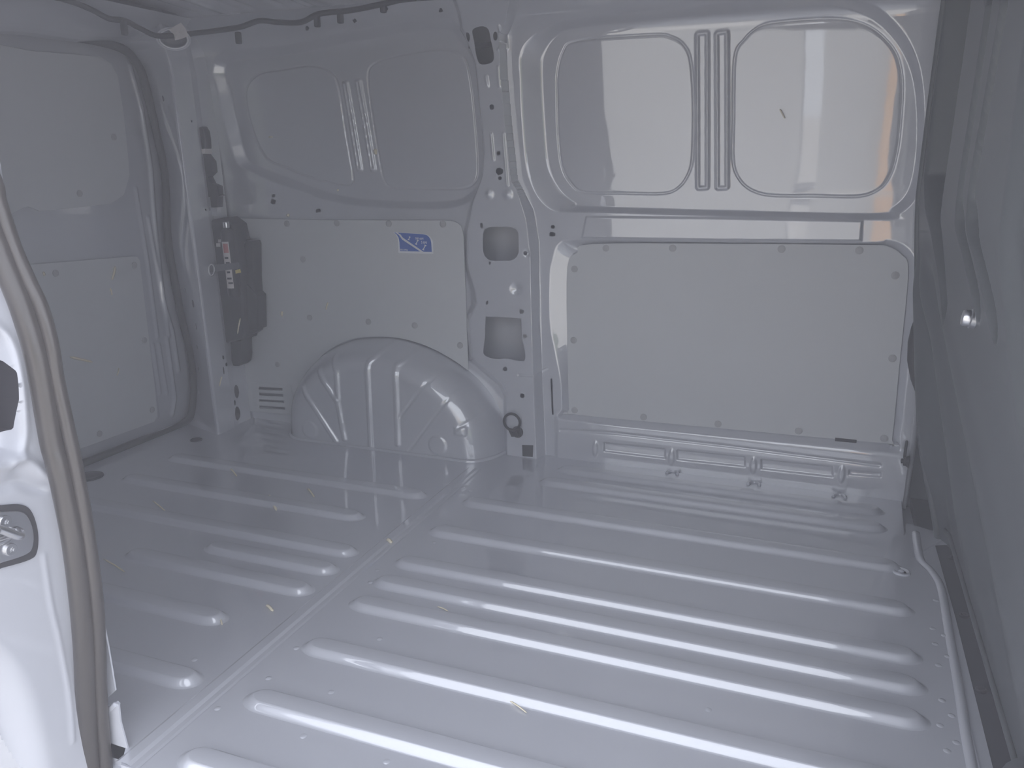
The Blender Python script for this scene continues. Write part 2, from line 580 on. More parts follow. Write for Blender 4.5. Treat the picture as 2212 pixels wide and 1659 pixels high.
def build_wall():
    xs = np.concatenate([np.arange(-2.165, -1.16, 0.0036), np.arange(-1.16, -0.86, 0.0022), np.arange(-0.86, 0.275, 0.0026)])
    zs = np.arange(-0.012, 1.486, 0.0027)
    X, Z = np.meshgrid(xs, zs, indexing='ij')
    shp = X.shape
    x, z = X.ravel().copy(), Z.ravel().copy()
    # snap vertices to hole outlines
    kill = np.full(x.shape, 1.0)
    hd = []
    for h in HOLES:
        c = h.mean(0)
        d = sdf(h, x, z, 0.012)
        e = 2e-4
        near = np.abs(d) < 0.0021
        gx = (sdf(h, x[near] + e, z[near], 0.02) - sdf(h, x[near] - e, z[near], 0.02)) / (2 * e)
        gz = (sdf(h, x[near], z[near] + e, 0.02) - sdf(h, x[near], z[near] - e, 0.02)) / (2 * e)
        dd = d[near]
        sel = np.abs(dd) < 0.0014
        idx = np.where(near)[0][sel]
        x[idx] -= dd[sel] * np.clip(gx[sel], -1, 1)
        z[idx] -= dd[sel] * np.clip(gz[sel], -1, 1)
        hd.append(h)
    D = np.zeros_like(x)
    # upper recess of the front bay, ramp between its two outlines
    def ramp(a, b):
        da, db = -sdf(L[a], x, z, 0.15), sdf(L[b], x, z, 0.15)
        t = np.where(da <= 0, 0.0, np.where(db <= 0, 1.0, np.maximum(da, 0) / (np.maximum(da, 0) + np.maximum(db, 0) + 1e-9)))
        return lin(t)
    D += 0.036 * ramp('rec_out', 'rec_in')
    D += 0.030 * ramp('r_out', 'r_in')
    D += 0.020 * ramp('low_out', 'low_in')
    for k in ('blank1', 'blank2', 'r_blank1', 'r_blank2'):
        s = sdf(L[k], x, z, 0.05)
        D += 0.0036 * np.exp(-(s / 0.0026) ** 2) - 0.0012 * sm(-s / 0.006)
    # soft oil-canning of the big pressings
    D += 0.0025 * np.sin(3.1 * x + 1.3) * np.sin(4.2 * z + 0.4) * sm((z - 0.85) / 0.1)
    for bl in BEADS + RBEADS:
        s = sdf(bl, x, z, 0.05)
        D += -0.007 * lin(-s / 0.007) + 0.0055 * lin((-s - 0.010) / 0.005)
    s = sdf(L['rail'], x, z, 0.05)
    D += -0.006 * lin(-s / 0.006)
    # sill: slight inward kick below the board plus pressings
    D += -0.012 * sm((0.165 - z) / 0.03) * sm((x + 0.84) / 0.02)
    dl = linedist(SILL_LINE, x, z)
    D += 0.005 * np.exp(-(dl / 0.004) ** 2)
    for q in SILL_RECS:
        D += 0.006 * sm(-sdf(q, x, z, 0.03) / 0.006)
    for bx_, bz_ in BOSSES:
        dd = np.hypot((x - bx_) / 0.010, (z - bz_) / 0.030)
        D += -0.0045 * sm((1.15 - dd) / 0.6)
    # pillar: stands proud of the bays
    da, db = -sdf(L['pill_out'], x, z, 0.15), sdf(L['pill'], x, z, 0.15)
    t = np.where(da <= 0, 0.0, np.where(db <= 0, 1.0, np.maximum(da, 0) / (np.maximum(da, 0) + np.maximum(db, 0) + 1e-9)))
    D = D * (1 - lin(t)) - 0.05 * lin(t)
    # pressings on the pillar
    for ln, w, h in [([(1061, 290), (1066, 345)], .004, .004), ([(1087, 290), (1090, 330), (1096, 400)], .004, .004),
                     ([(1078, 57), (1083, 100), (1076, 108)], .004, .004), ([(1050, 165), (1053, 185)], .005, .004), ([(1076, 145), (1079, 185)], .005, .003)]:
        D -= h * np.exp(-(linedist(wls(ln, PO), x, z) / w) ** 2)
    for u, v, r, h in [(1056, 420, .012, .008), (1097, 420, .012, .008), (1115, 625, .016, -.008), (1140, 548, .010, -.006)]:
        c = wl(u, v, PO)
        D -= h * np.exp(-(np.hypot(x - c[0], z - c[1]) / r) ** 2)
    # joint across the pillar foot
    D += 0.003 * np.exp(-(linedist(wls([(1120, 810), (1150, 812), (1172, 803)], PO), x, z) / .003) ** 2)
    # the wall sheet between arch and pillar foot
    y = yb(z) + D
    V = np.stack([x, y, z], 1)
    G = V.reshape(*shp, 3)
    du = np.gradient(G, axis=0)
    dv = np.gradient(G, axis=1)
    N = np.cross(du.reshape(-1, 3), dv.reshape(-1, 3))
    N /= np.linalg.norm(N, axis=1)[:, None] + 1e-12      # points to -y
    if N[:, 1].mean() > 0:
        N = -N
    Q = grid_faces(*shp)
    cx, cz = x[Q].mean(1), z[Q].mean(1)
    keep = np.ones(len(Q), bool)
    for h in hd:
        keep &= ~(sdf(h, cx, cz, 0.01) < 0)
    reg = np.zeros(len(Q), int)
    parts = [('wall_back', None), ('pillar', L['pill_out']), ('window_blank', L['blank1']), ('window_blank', L['blank2']),
             ('window_blank', L['r_blank1']), ('window_blank', L['r_blank2']), ('bead', BEADS[0]), ('bead', BEADS[1]),
             ('bead', RBEADS[0]), ('bead', RBEADS[1]), ('rail', L['rail']), ('sill_pressing', SILL_RECS[0]),
             ('sill_pressing', SILL_RECS[1]), ('sill_pressing', SILL_RECS[2]), ('sill_pressing', SILL_RECS[3])]
    for i, (nm, pl) in enumerate(parts):
        if pl is not None:
            reg[sdf(pl, cx, cz, 0.01) < 0] = i
    root = None
    for i, (nm, pl) in enumerate(parts):
        f = Q[keep & (reg == i)]
        if len(f) == 0:
            continue
        ids, inv = np.unique(f, return_inverse=True)
        o = mesh_np(nm, V[ids], inv.reshape(f.shape), PAINT, root, normals=N[ids])
        if root is None:
            root = o
            root['kind'] = 'structure'
    return root


wall = build_wall()
# outer skin seen through the punched openings
mesh_py('outer_skin', [(-2.5, 2.67, -0.1), (0.7, 2.67, -0.1), (0.7, 2.67, 0.8), (-2.5, 2.67, 0.8), (0.7, 2.67, 1.56), (-2.5, 2.67, 1.56)],
        [(0, 1, 2, 3), (3, 2, 4, 5)], CAVITY, wall)
# cross strap inside the belt opening at the pillar head
a = wl(1043, 98, 0)
box('cavity_bar', (a[0] - .045, 2.535, a[1] - .008), (a[0] + .045, 2.54, a[1] + .008), BLACK, wall)

# ---------------------------------------------------------------- floor
FP = [(-2.36, .897), (-1.085, .897), (-1.06, .862), (.315, .862), (.318, 2.02), (.30, 2.10), (.272, 2.17), (.262, 2.34), (.27, 2.60), (-2.36, 2.60)]
NF = len(FP)
floor = mesh_py('floor', [(a_, b_, 0) for a_, b_ in FP] + [(a_, b_, -.03) for a_, b_ in FP],
                [tuple(range(NF)), tuple(range(2 * NF - 1, NF - 1, -1))] + [(i, (i + 1) % NF, NF + (i + 1) % NF, NF + i) for i in range(NF)], FLOORP, kind='structure')
# front lip of the floor beyond the bead
mesh_py('floor_lip', [(.30, .864, -.004), (.338, .864, -.006), (.34, 1.9, -.006), (.335, 2.28, -.006), (.375, 2.30, -.006), (.375, 2.36, -.004), (.27, 2.40, -.003), (.255, 2.15, -.003)],
        [tuple(range(8))], FLOORP, floor)


def capsule_rib(name, a, b, r, h, m, parent, slope=0.017, n=10, z0=0.0):
    a, b = np.array(a, float), np.array(b, float)
    e = (b - a) / np.linalg.norm(b - a)
    nr = np.array([-e[1], e[0]])
    V, Fc = [], []
    offs = [0, .15, .3, .45, .6, .75, .9, 1.0]
    ring = 2 * (n + 1)
    for o in offs:
        rr = r - o * slope
        zz = z0 + h * float(sm(o))
        for s, c in ((1, b), (-1, a)):
            for k in range(n + 1):
                t = math.pi * k / n - math.pi / 2
                p = c - e * 0 + s * (e * math.cos(t) * rr * 1.5 + nr * math.sin(t) * rr)
                V.append((p[0], p[1], zz))
    for i in range(len(offs) - 1):
        for k in range(ring):
            l = (k + 1) % ring
            Fc.append((i * ring + k, i * ring + l, (i + 1) * ring + l, (i + 1) * ring + k))
    Fc.append(tuple((len(offs) - 1) * ring + k for k in range(ring)))
    return mesh_py(name, V, Fc, m, parent, smooth=True)


RIB_R, RIB_H = 0.034, 0.0145
for y0, xa, xb_ in [(2.47, -.74, .17), (2.35, -.76, .17), (2.115, -.925, .195), (1.90, -.93, .205), (1.705, -.93, .205), (1.598, -.93, .205), (1.49, -.93, .20), (1.303, -.93, .205), (1.113, -.93, .205), (.94, -.93, .2)]:
    capsule_rib('rib', (xa, y0 - .022), (xb_, y0 - .022), RIB_R, RIB_H, FLOORP, floor)
for y0, xa, xb_ in [(2.11, -2.05, -1.14), (1.905, -2.05, -1.24), (1.705, -2.05, -1.14), (1.603, -1.45, -1.135), (1.495, -1.62, -1.135), (1.318, -2.0, -1.245), (1.115, -1.9, -1.14)]:
    capsule_rib('rib', (xa, y0 - .022), (xb_, y0 - .022), RIB_R, RIB_H, FLOORP, floor)
# sheet joint running across the floor: a low lap with a bead
V = []
for yv in (.864, 2.36):
    for xv, zv in ((-1.075, 0.0), (-1.068, .0035), (-1.048, .004), (-1.040, .0015), (-1.030, .0015), (-1.024, 0.0005)):
        V.append((xv, yv, zv))
mesh_py('lap_joint', V, [(i, i + 1, i + 7, i + 6) for i in range(5)], FLOORP, floor)
# raised bead along the front edge
bp = [on(u, v, 2, 0.0) for u, v in [(1979, 1150), (1983, 1180), (1990, 1210), (2010, 1230), (2027, 1255), (2037, 1286), (2049, 1358), (2072, 1489), (2096, 1636)]]
bp = smooth_loop([tuple(p) for p in bp] + [(.300, .90, 0)], 5, closed=False)
sweep('edge_bead', bp - np.array([0, 0, .0055]), 0.011, FLOORP, floor, n=12)
# small weld bumps
wb = None
for u, v in [(2015, 1358), (2040, 1373), (2020, 1391), (2047, 1418), (2027, 1437), (2035, 1513), (2056, 1546), (2031, 1567), (2066, 1604), (2046, 1622),
             (2022, 1297), (1000, 1052), (1030, 1090), (962, 1135), (938, 1172), (815, 1232), (860, 1335), (820, 1380), (715, 1495), (655, 1590), (835, 1645), (1530, 1533), (1555, 1590),
             (640, 1400), (500, 1442), (420, 1425), (580, 1465), (470, 1530), (1015, 1060), (800, 1258), (912, 1282)]:
    p = on(u, v, 2, 0.0)
    if wb is None:
        wb = lathe('weld_bump', [(.0075, -.0005), (.006, .0006), (.0035, .0014), (.001, .0017)], (0, 0, 0), (0, 0, 1), FLOORP, None, 12)
        wb.location = tuple(p)
        wb.parent = floor
    else:
        o = wb.copy()
        link(o, floor)
        o.location = tuple(p)
# tie point collar at the front of the floor
p = on(1947, 1236, 2, 0.0)
lathe('collar', [(.022, 0), (.021, .004), (.017, .005), (.013, .002), (.011, -.001)], p, (0, 0, 1), FLOORP, floor, 24)
lathe('collar_pin', [(.007, -.001), (.007, .004), (.004, .006)], p, (0, 0, 1), FLOORP, floor, 16)
# half rings at the wall foot under the bosses
for u, v in [(1452, 1021), (1628, 1045), (1813, 1072)]:
    p = on(u, v + 3, 2, 0.0)
    pts = [(p[0] + .017 * math.cos(t), p[1] + .022 * math.sin(t), .002) for t in np.linspace(-.25, math.pi + .25, 14)]
    sweep('half_ring', pts, 0.0055, FLOORP, floor, n=8)

# closed underside
mesh_py('underbody', [(-2.5, .88, -.045), (.7, .88, -.045), (.7, 2.68, -.045), (-2.5, 2.68, -.045)], [(0, 1, 2, 3)], CAVITY, floor)

# ---------------------------------------------------------------- wheel arch housing
arch = empty('wheel_arch', (-1.45, 2.5, 0), label='rounded wheel arch housing in grey paint with pressed ribs, beside the pillar foot', category='wheel arch')
OW = smooth_loop([(-1.885, -.005), (-1.882, .08), (-1.862, .16), (-1.80, .25), (-1.72, .315), (-1.62, .36), (-1.5, .378), (-1.4, .374), (-1.3, .35), (-1.2, .305),
                  (-1.12, .25), (-1.06, .18), (-1.025, .1), (-1.01, -.005)], 16, closed=False)


def arch_point(u, v):
    p = on(u, v, 1, 2.425)
    return (p[0], p[2])


def build_arch():
    ss = np.concatenate([np.linspace(0, .76, 70, endpoint=False), .76 + .24 * np.sin(np.linspace(0, math.pi / 2, 46))])
    T = len(OW)
    cen = np.array([-1.45, -.005])
    PX = cen[0] + ss[:, None] * (OW[:, 0] - cen[0])[None]
    PZ = -.005 + ss[:, None] * (OW[:, 1] + .005)[None]
    q = np.clip((ss - .76) / .24, 0, 1)
    PY = np.repeat((2.412 + .165 * (1 - np.sqrt(np.maximum(0, 1 - q * q))))[:, None], T, 1)
    x, z = PX.ravel(), PZ.ravel()
    d = np.zeros_like(x)
    for ln in [[(656, 836), (731, 951)], [(690, 800), (734, 868), (748, 945)], [(716, 775), (731, 800), (735, 860)], [(824, 749), (797, 782), (800, 850), (806, 969)],
               [(900, 749), (856, 790), (860, 850), (863, 956)]]:
        ds = linedist([arch_point(*q_) for q_ in ln], x, z)
        d += .007 * sm((.013 - ds) / .009)
    for ln in [[(975, 777), (920, 830), (868, 898)], [(886, 973), (979, 849)], [(1063, 880), (990, 925)]]:
        ds = linedist([arch_point(*q_) for q_ in ln], x, z)
        d -= .0035 * np.exp(-(ds / .004) ** 2)
    for u, v, r in [(674, 926, .034), (949, 959, .036)]:
        c = arch_point(u, v)
        rr = np.hypot(x - c[0], z - c[1])
        d += .005 * sm((r - rr) / .006)
    c0, c1 = arch_point(985, 938), arch_point(1010, 921)
    d += .005 * sm(-sdf(rbox(c0[0], c0[1], c1[0], c1[1], .004), x, z, .03) / .004)
    P = np.stack([x, PY.ravel() - d, z], 1)
    mesh_np('shell', P, grid_faces(len(ss), T), PAINT, arch)
    # flange on the floor
    base = []
    fl = []
    for s_, (ox) in ((-1, -1.885), (1, -1.01)):
        pass
    ph = np.linspace(0, math.pi / 2, 14)
    left = [(-1.7806 - .1044 * math.sin(t), 2.412 + .165 * (1 - math.cos(t))) for t in ph[::-1]]
    right = [(-1.1156 + .1056 * math.sin(t), 2.412 + .165 * (1 - math.cos(t))) for t in ph]
    path = [(a_, b_ - .006, .001) for a_, b_ in left + right]
    sweep('flange', path, .0075, PAINT, arch, n=8)


build_arch()

# ---------------------------------------------------------------- lining boards on the far wall
stud_proto = lathe('stud', [(.0115, 0), (.0112, .0016), (.009, .0026), (.003, .003)], (0, 0, 0), (0, -1, 0), STUD, None, 20)
COL.objects.unlink(stud_proto)


def studs(parent, pts, rot=None):
    for p in pts:
        o = stud_proto.copy()
        link(o, None)
        o.location = tuple(p)
        if rot:
            o.rotation_euler = rot
        o.parent = parent
        o.matrix_parent_inverse = Matrix.Translation(-Vector(parent.location))


def board_in_poly(poly, inset):
    P = np.asarray(poly)
    c = P.mean(0)
    return P


fb = empty('lining_board', (-.3, 2.585, .46), label='wide grey lining board with rounded top corners under the painted rail, behind the bare floor', category='lining panel')
lo_in = smooth_loop(wls(P_LOW_IN, .013), 4)
strip_pts = np.array(wls([(1804, 948), (1850, 950), (1850, 955), (1804, 953)], .013))
plate('board', [lo_in], wall_frame(2.5865), .004, BOARD, fb, bevel=.0008)
box('black_strip', (strip_pts[:, 0].min(), 2.5805, strip_pts[:, 1].min()), (strip_pts[:, 0].max(), 2.584, strip_pts[:, 1].max()), BLACK, fb)  # thin black box on the board near its lower edge
studs(fb, [(q[0], 2.5826, q[1]) for q in [wl(u, v, .012) for u, v in [(1309, 536), (1453, 536), (1688, 538), (1856, 541), (1241, 581), (1934, 595), (1239, 735), (1928, 774), (1241, 886), (1390, 901), (1551, 916), (1725, 931), (1910, 947)]]])

rb = empty('lining_board', (-1.6, 2.56, .5), label='grey lining board with a blue sticker, cut round the wheel arch housing', category='lining panel')
cut = [(x_, z_ + .004) for x_, z_ in OW if z_ > .05 and x_ < -1.157 and x_ > -1.90]
out = [(-2.152, .795)] + [wl(u, v, -.008) for u, v in [(700, 475), (960, 476), (975, 477), (988, 481), (996, 488), (1000, 499), (1002, 512), (1012, 797)]]
out += cut[::-1] + [(-1.888, .04), (-1.95, .036), (-2.152, .03)]
slots = []
for (u0, v0, u1, v1) in [(559, 835, 611, 841), (560, 848, 613, 854), (560, 862, 614, 867), (561, 876, 616, 882)]:
    a, b, c_, d_ = wl(u0, v0, -.01), wl(u1, v0 + 3, -.01), wl(u1, v1 + 3, -.01), wl(u0, v1, -.01)
    slots.append([a, b, c_, d_])
plate('board', [out] + slots, wall_frame(2.5635), .004, BOARD, rb, bevel=.0008)
g = empty  # (grille frame below)
fr_o = np.array([wl(537, 832, -.012), wl(622, 838, -.012), wl(622, 889, -.012), wl(541, 885, -.012)])
fr_o = np.array([(-2.10, .155), (-1.915, .158), (-1.90, .045), (-2.10, .04)])
plate('vent_frame', [fr_o] + slots, wall_frame(2.5593), .0022, BOARD, rb, bevel=.0006)
studs(rb, [(q[0], 2.5592, q[1]) for q in [wl(u, v, -.01) for u, v in [(519, 482), (620, 483), (728, 482), (840, 483), (957, 484), (655, 560), (669, 686), (796, 695), (896, 703), (994, 746), (600, 787)]]])

# sticker on the rear board
st = empty('sticker', (-1.4, 2.5589, .70), label='small blue and white load rating sticker stuck on the lining board above the wheel arch', category='sticker')
Y0 = 2.5592


def wp(u, v):
    p = on(u, v, 1, Y0)
    return (p[0], p[2])


def stk(u, v):       # crop pixel of the sticker close-up -> wall
    return wp(820 + u / 12.29, 470 + v / 12.29)


outl = [stk(*q) for q in [(350, 392), (430, 440), (475, 530), (492, 650), (500, 930), (520, 940), (1410, 968), (1430, 955), (1418, 640), (1390, 570), (1340, 500), (1270, 458), (1170, 436), (800, 410), (470, 388)]]
plate('backing', [outl], wall_frame(Y0), .0005, WHITE, st)
blueL = [stk(*q) for q in [(385, 398), (430, 402), (520, 470), (600, 585), (1075, 900), (545, 888), (528, 640), (505, 530), (450, 440)]]
blueR = [stk(*q) for q in [(480, 402), (800, 418), (1160, 443), (1260, 470), (1310, 515), (1350, 575), (1372, 660), (1388, 912), (1170, 908), (625, 535), (560, 450)]]
plate('blue_field', [blueL], wall_frame(Y0 - .0005), .0003, BLUE, st)
plate('blue_field', [blueR], wall_frame(Y0 - .0005), .0003, BLUE, st)


def bone(u0, v0, u1, v1, w=16, e=30):
    a, b = np.array([u0, v0], float), np.array([u1, v1], float)
    d = (b - a) / np.linalg.norm(b - a)
    n = np.array([-d[1], d[0]])
    pts = [a + n * e, a + n * e * .9 + d * 20, a + n * w * .7 + d * 32, b + n * w * .7 - d * 32, b + n * e * .9 - d * 20, b + n * e, b - n * e, b - n * e * .9 - d * 20, b - n * w * .7 - d * 32,
           a - n * w * .7 + d * 32, a - n * e * .9 + d * 20, a - n * e]
    plate('strap_symbol', [[stk(*p) for p in pts]], wall_frame(Y0 - .0008), .0003, WHITE, st)


bone(805, 505, 770, 595, 12, 24)
bone(1020, 592, 965, 715)
bone(1225, 728, 1155, 860)


def stext(body, u, v, h, sx=1.0):
    a, b = np.array(stk(u, v)), np.array(stk(u, v - h))
    q = np.array(stk(u + 100, v + 4))
    M = frame((a[0], Y0 - .0009, a[1]), (q[0] - a[0], 0, q[1] - a[1]), (0, 0, 1))
    text('lettering', body, (b[1] - a[1]) / .70, M, WHITE, st, sx=sx)


stext('500 daN', 950, 575, 52, .95)
stext('5 kN', 1105, 690, 70, .85)
stext('ISO 27956', 552, 872, 42, .88)

# ---------------------------------------------------------------- rear end: corner pillar, header, seal, door
XR = -2.33
seal_out = [on(u, v, 0, XR) for u, v in [(60, 1046), (181, 1007), (289, 964), (362, 938), (398, 917), (414, 891), (420, 830), (412, 757), (394, 685), (380, 613), (364, 522), (358, 380), (335, 269), (310, 165), (291, 127), (262, 98), (200, 78), (100, 62), (0, 50)]]
seal_out = [(XR, p[1], p[2]) for p in seal_out]
seal_out = [(XR, 1.2, seal_out[0][2]), (XR, 1.5, seal_out[0][2])] + seal_out + [(XR, 1.5, 1.345), (XR, 1.2, 1.345)]
SO = smooth_loop(seal_out, 5, closed=False)
# offset inwards for the middle of the rubber
tan = np.gradient(SO, axis=0)
tan /= np.linalg.norm(tan, axis=1)[:, None]
inn = np.stack([np.zeros(len(SO)), -tan[:, 2], tan[:, 1]], 1)   # left normal in (y,z)
if (inn[len(SO) // 2][1]) > 0:
    inn = -inn
SC = SO + inn * .015
rs = empty('rear_door_seal', (XR, 1.9, 0), label='dark rubber seal running round the closed rear door, beside the corner pillar', category='door seal')
sweep('bulb', SC + np.array([.012, 0, 0]), .0145, RUBBER_D, rs, n=12)
sweep('lip', SO + inn * .002 + np.array([.008, 0, 0]), .007, RUBBER_D, rs, n=8)

wall_left = empty('wall_left', (-2.2, 2.4, 0), kind='structure')
# corner pillar: loft from the seal outline to its front arris, then back to the side wall
i0 = int(np.argmin(np.hypot(SO[:, 1] - 2.43, SO[:, 2] - .03)))
ups = [p for p in SO if p[1] > 2.2 and p[2] < 1.36 and p[2] > .0]
zz = np.linspace(-.005, 1.475, 74)
su = np.array([p for p in SO[i0 - 4:] if p[1] > 2.30])
ys = np.interp(zz, su[:, 2], su[:, 1])
ex = np.interp(zz, [0, .7, 1.34, 1.5], [-2.105, -2.123, -2.142, -2.15])
ey = np.interp(zz, [0, 1.3, 1.4, 1.5], [2.344, 2.344, 2.33, 2.31])
cols = []
# profile columns: behind seal, seal edge, shoulder, arris (rounded), front face, wall
for f_ in np.linspace(0, 1, 8):
    cols.append(np.stack([XR - .02 + .02 * min(1, f_ * 7) + (ex - .012 - XR) * max(0, (f_ - 1 / 7) / (6 / 7)), ys + .004 + (ey + .004 - ys - .004) * max(0, (f_ - 1 / 7) / (6 / 7)), zz], 1))
cols.append(np.stack([ex - .003, ey + .003, zz], 1))
cols.append(np.stack([ex + .001, ey + .010, zz], 1))
cols.append(np.stack([ex - .004, ey + .10, zz], 1))
cols.append(np.stack([ex - .016, ey + .14, zz], 1))
cols.append(np.stack([ex - .018, np.full_like(zz, 2.56), zz], 1))
Pg = np.stack(cols, 0)


def upsample(G, nu, nv):
    """refine a point grid along both directions"""
    a = np.linspace(0, G.shape[0] - 1, nu)
    i = np.minimum(a.astype(int), G.shape[0] - 2)
    f = (a - i)[:, None, None]
    G = G[i] * (1 - f) + G[i + 1] * f
    b = np.linspace(0, G.shape[1] - 1, nv)
    j = np.minimum(b.astype(int), G.shape[1] - 2)
    f = (b - j)[None, :, None]
    return G[:, j] * (1 - f) + G[:, j + 1] * f


def on_plane(u, v, p0, n):
    d = ray(u, v)
    n = np.asarray(n, float)
    return CAM + d * (((np.asarray(p0) - CAM) @ n) / (d @ n))


def punch(V, Q, holes, tol):
    """cut oval holes (centre, normal, half width, half height) out of a sheet, snapping the rims"""
    keep = np.ones(len(Q), bool)
    for p, n, ra, rb_ in holes:
        n = np.asarray(n, float)
        n /= np.linalg.norm(n)
        ea = np.cross((0, 0, 1), n)
        ea /= np.linalg.norm(ea)
        eb = np.cross(n, ea)

        def rho(W):
            w = W - p
            return np.where(np.abs(w @ n) < .06, np.hypot((w @ ea) / ra, (w @ eb) / rb_), 9.0)
        r = rho(V)
        ix = np.where(np.abs(r - 1) * min(ra, rb_) < tol)[0]
        w = V[ix] - p
        k = (1 / np.maximum(r[ix], 1e-6) - 1)[:, None]
        V[ix] = V[ix] + k * ((w @ ea)[:, None] * ea + (w @ eb)[:, None] * eb)
        keep &= rho(V[Q].mean(1)) > 1
    return Q[keep]


# arc-length resampled columns, about 3 mm cells
seg = np.linalg.norm(np.diff(Pg.mean(1), axis=0), axis=1)
cum = np.concatenate([[0], np.cumsum(seg)])
tq = np.unique(np.concatenate([np.linspace(0, cum[-1], 150), cum]))
ii = np.clip(np.searchsorted(cum, tq, side='right') - 1, 0, len(cum) - 2)
ff = ((tq - cum[ii]) / (cum[ii + 1] - cum[ii]))[:, None, None]
PG = upsample(Pg[ii] * (1 - ff) + Pg[ii + 1] * ff, len(tq), 500)
n_d = np.array([-.116, -.21, 0])
n_d /= np.linalg.norm(n_d)
PHOLES = []
for u, v, r in [(400, 627, .006), (417, 656, .010), (424, 705, .009), (425, 749, .006), (429, 797, .006), (430, 846, .006), (352, 213, .007)]:
    z_ = float(on_plane(u, v, (-2.2, 2.39, 0), n_d)[2])
    e0 = np.array([XR, np.interp(z_, zz, ys) + .004, 0])
    e1_ = np.array([np.interp(z_, zz, ex) - .012, np.interp(z_, zz, ey) + .004, 0])
    dd = e1_ - e0
    nn = np.array([dd[1], -dd[0], 0])
    nn /= np.linalg.norm(nn)
    if nn[1] > 0:
        nn = -nn
    PHOLES.append((on_plane(u, v, e0, nn), nn, r, r * 1.4))
for u, v, r, s_ in [(481, 772, .005, 1.6), (488, 787, .006, 1.2), (481, 800, .004, 4.0), (514, 846, .014, 1.9), (508, 870, .008, 1.3), (514, 893, .019, 1.45), (461, 452, .006, 1), (450, 453, .004, 1), (424, 262, .004, 1)]:
    p = on_plane(u, v, (-2.118, 2.4, 0), (1, 0, 0))
    p[0] = np.interp(p[2], zz, ex)
    PHOLES.append((p, (1, 0, 0), r, r * s_))
# lamp opening in the rear roof corner
co = on(375, 84, 1, 2.30)
nrm = np.array([.55, -.65, -.25])
nrm /= np.linalg.norm(nrm)
LAMP = (co, nrm, .050, .036)
PV = PG.reshape(-1, 3).copy()
PQ = punch(PV, grid_faces(len(tq), 500), PHOLES + [LAMP], .0013)
ids, inv = np.unique(PQ, return_inverse=True)
mesh_np('corner_pillar', PV[ids], inv.reshape(PQ.shape), PAINT, wall_left)

# header above the rear door and the corner gusset
hd_in = [(XR - .005, y_, 1.37) for y_ in (1.0,)]
yy = np.linspace(1.0, 2.42, 60)
top_s = np.array([p for p in SO[len(SO) // 2:] if p[2] > 1.30])
ordr = np.argsort(top_s[:, 1])
zt = np.interp(yy, top_s[ordr, 1], top_s[ordr, 2]) - .034 * sm((2.36 - yy) / .26)
cols = []
for f_ in np.linspace(0, 1, 9):
    xx = XR + .012 + (.218) * f_
    bulge = .012 * math.sin(f_ * math.pi)
    cols.append(np.stack([np.full_like(yy, xx), yy, zt + .003 + (1.468 - zt) * f_ ** 1.2 - bulge * 0.5], 1))
HG = upsample(np.stack(cols, 0), 80, 420)
HV = HG.reshape(-1, 3).copy()
HQ = punch(HV, grid_faces(80, 420), [LAMP], .0015)
ids, inv = np.unique(HQ, return_inverse=True)
mesh_np('rear_header', HV[ids], inv.reshape(HQ.shape), PAINT, wall_left)

# rear door
door = mesh_py('door_1', [], [], PAINT, kind='structure') if False else None
XD = -2.362


def dpt(u, v, x=XD):
    p = on(u, v, 0, x)
    return (p[1], p[2])


def build_door():
    ysd = np.arange(1.20, 2.50, .005)
    zsd = np.arange(-.10, 1.44, .005)
    Y, Z = np.meshgrid(ysd, zsd, indexing='ij')
    y, z = Y.ravel(), Z.ravel()
    d = np.zeros_like(y)
    for ln, w, h in [([(293, 408), (318, 560), (340, 727)], .006, .006), ([(320, 470), (345, 610), (365, 727)], .006, .006), ([(280, 140), (305, 230), (325, 360), (333, 470), (352, 650), (372, 715), (385, 800)], .008, .008),
                     ([(318, 745), (332, 830), (340, 900)], .006, .006), ([(330, 745), (345, 850)], .006, .006), ([(343, 745), (360, 850)], .006, .006), ([(360, 730), (378, 860), (372, 895)], .007, .007)]:
        d += h * np.exp(-(linedist([dpt(*q) for q in ln], y, z) / w) ** 2)
    V = np.stack([XD + d, y, z], 1)
    return mesh_np('door_1', V, grid_faces(len(ysd), len(zsd)), PAINT, None, kind='structure')


door = build_door()
MD = frame((XD + .008, 0, 0), (0, 1, 0), (0, 0, 1))


def door_poly(pts):
    return [dpt(u, v, XD + .012) for u, v in pts]


up = empty('lining_board', (XD, 2.0, 1.1), label='grey lining board with rounded corners on the upper half of the rear door', category='lining panel')
pu = door_poly([(63, 109), (215, 122), (240, 138), (255, 165), (268, 250), (278, 348), (280, 380), (268, 421), (240, 440), (160, 449), (85, 456), (72, 450), (60, 446), (48, 450), (25, 462), (-150, 480)])
pu = [(1.60, pu[-1][1] + .01)] + pu[::-1] + [(1.62, pu[0][1] + .02)]
pu = [(a_, b_) for a_, b_ in pu]
pu = pu[::-1]
plate('board', [pu], MD, .004, BOARD, up, bevel=.0008)
studs(up, [(XD + .012, *dpt(u, v, XD + .012)) for u, v in [(246, 296), (172, 418)]], (0, 0, math.pi / 2))
lp = empty('lining_board', (XD, 2.0, .35), label='grey lining board on the lower half of the rear door, above the door sill', category='lining panel')
pl_ = door_poly([(282, 554), (296, 554), (302, 562), (307, 602), (325, 757), (336, 848), (340, 898), (334, 911), (181, 967), (166, 971)])
pl_ = pl_ + [(1.60, pl_[-1][1] - .02), (1.60, pl_[0][1] + .03)]
plate('board', [pl_], MD, .004, BOARD, lp, bevel=.0008)
studs(lp, [(XD + .012, *dpt(u, v, XD + .012)) for u, v in [(290, 573), (312, 735), (329, 885), (215, 937), (120, 590)]], (0, 0, math.pi / 2))

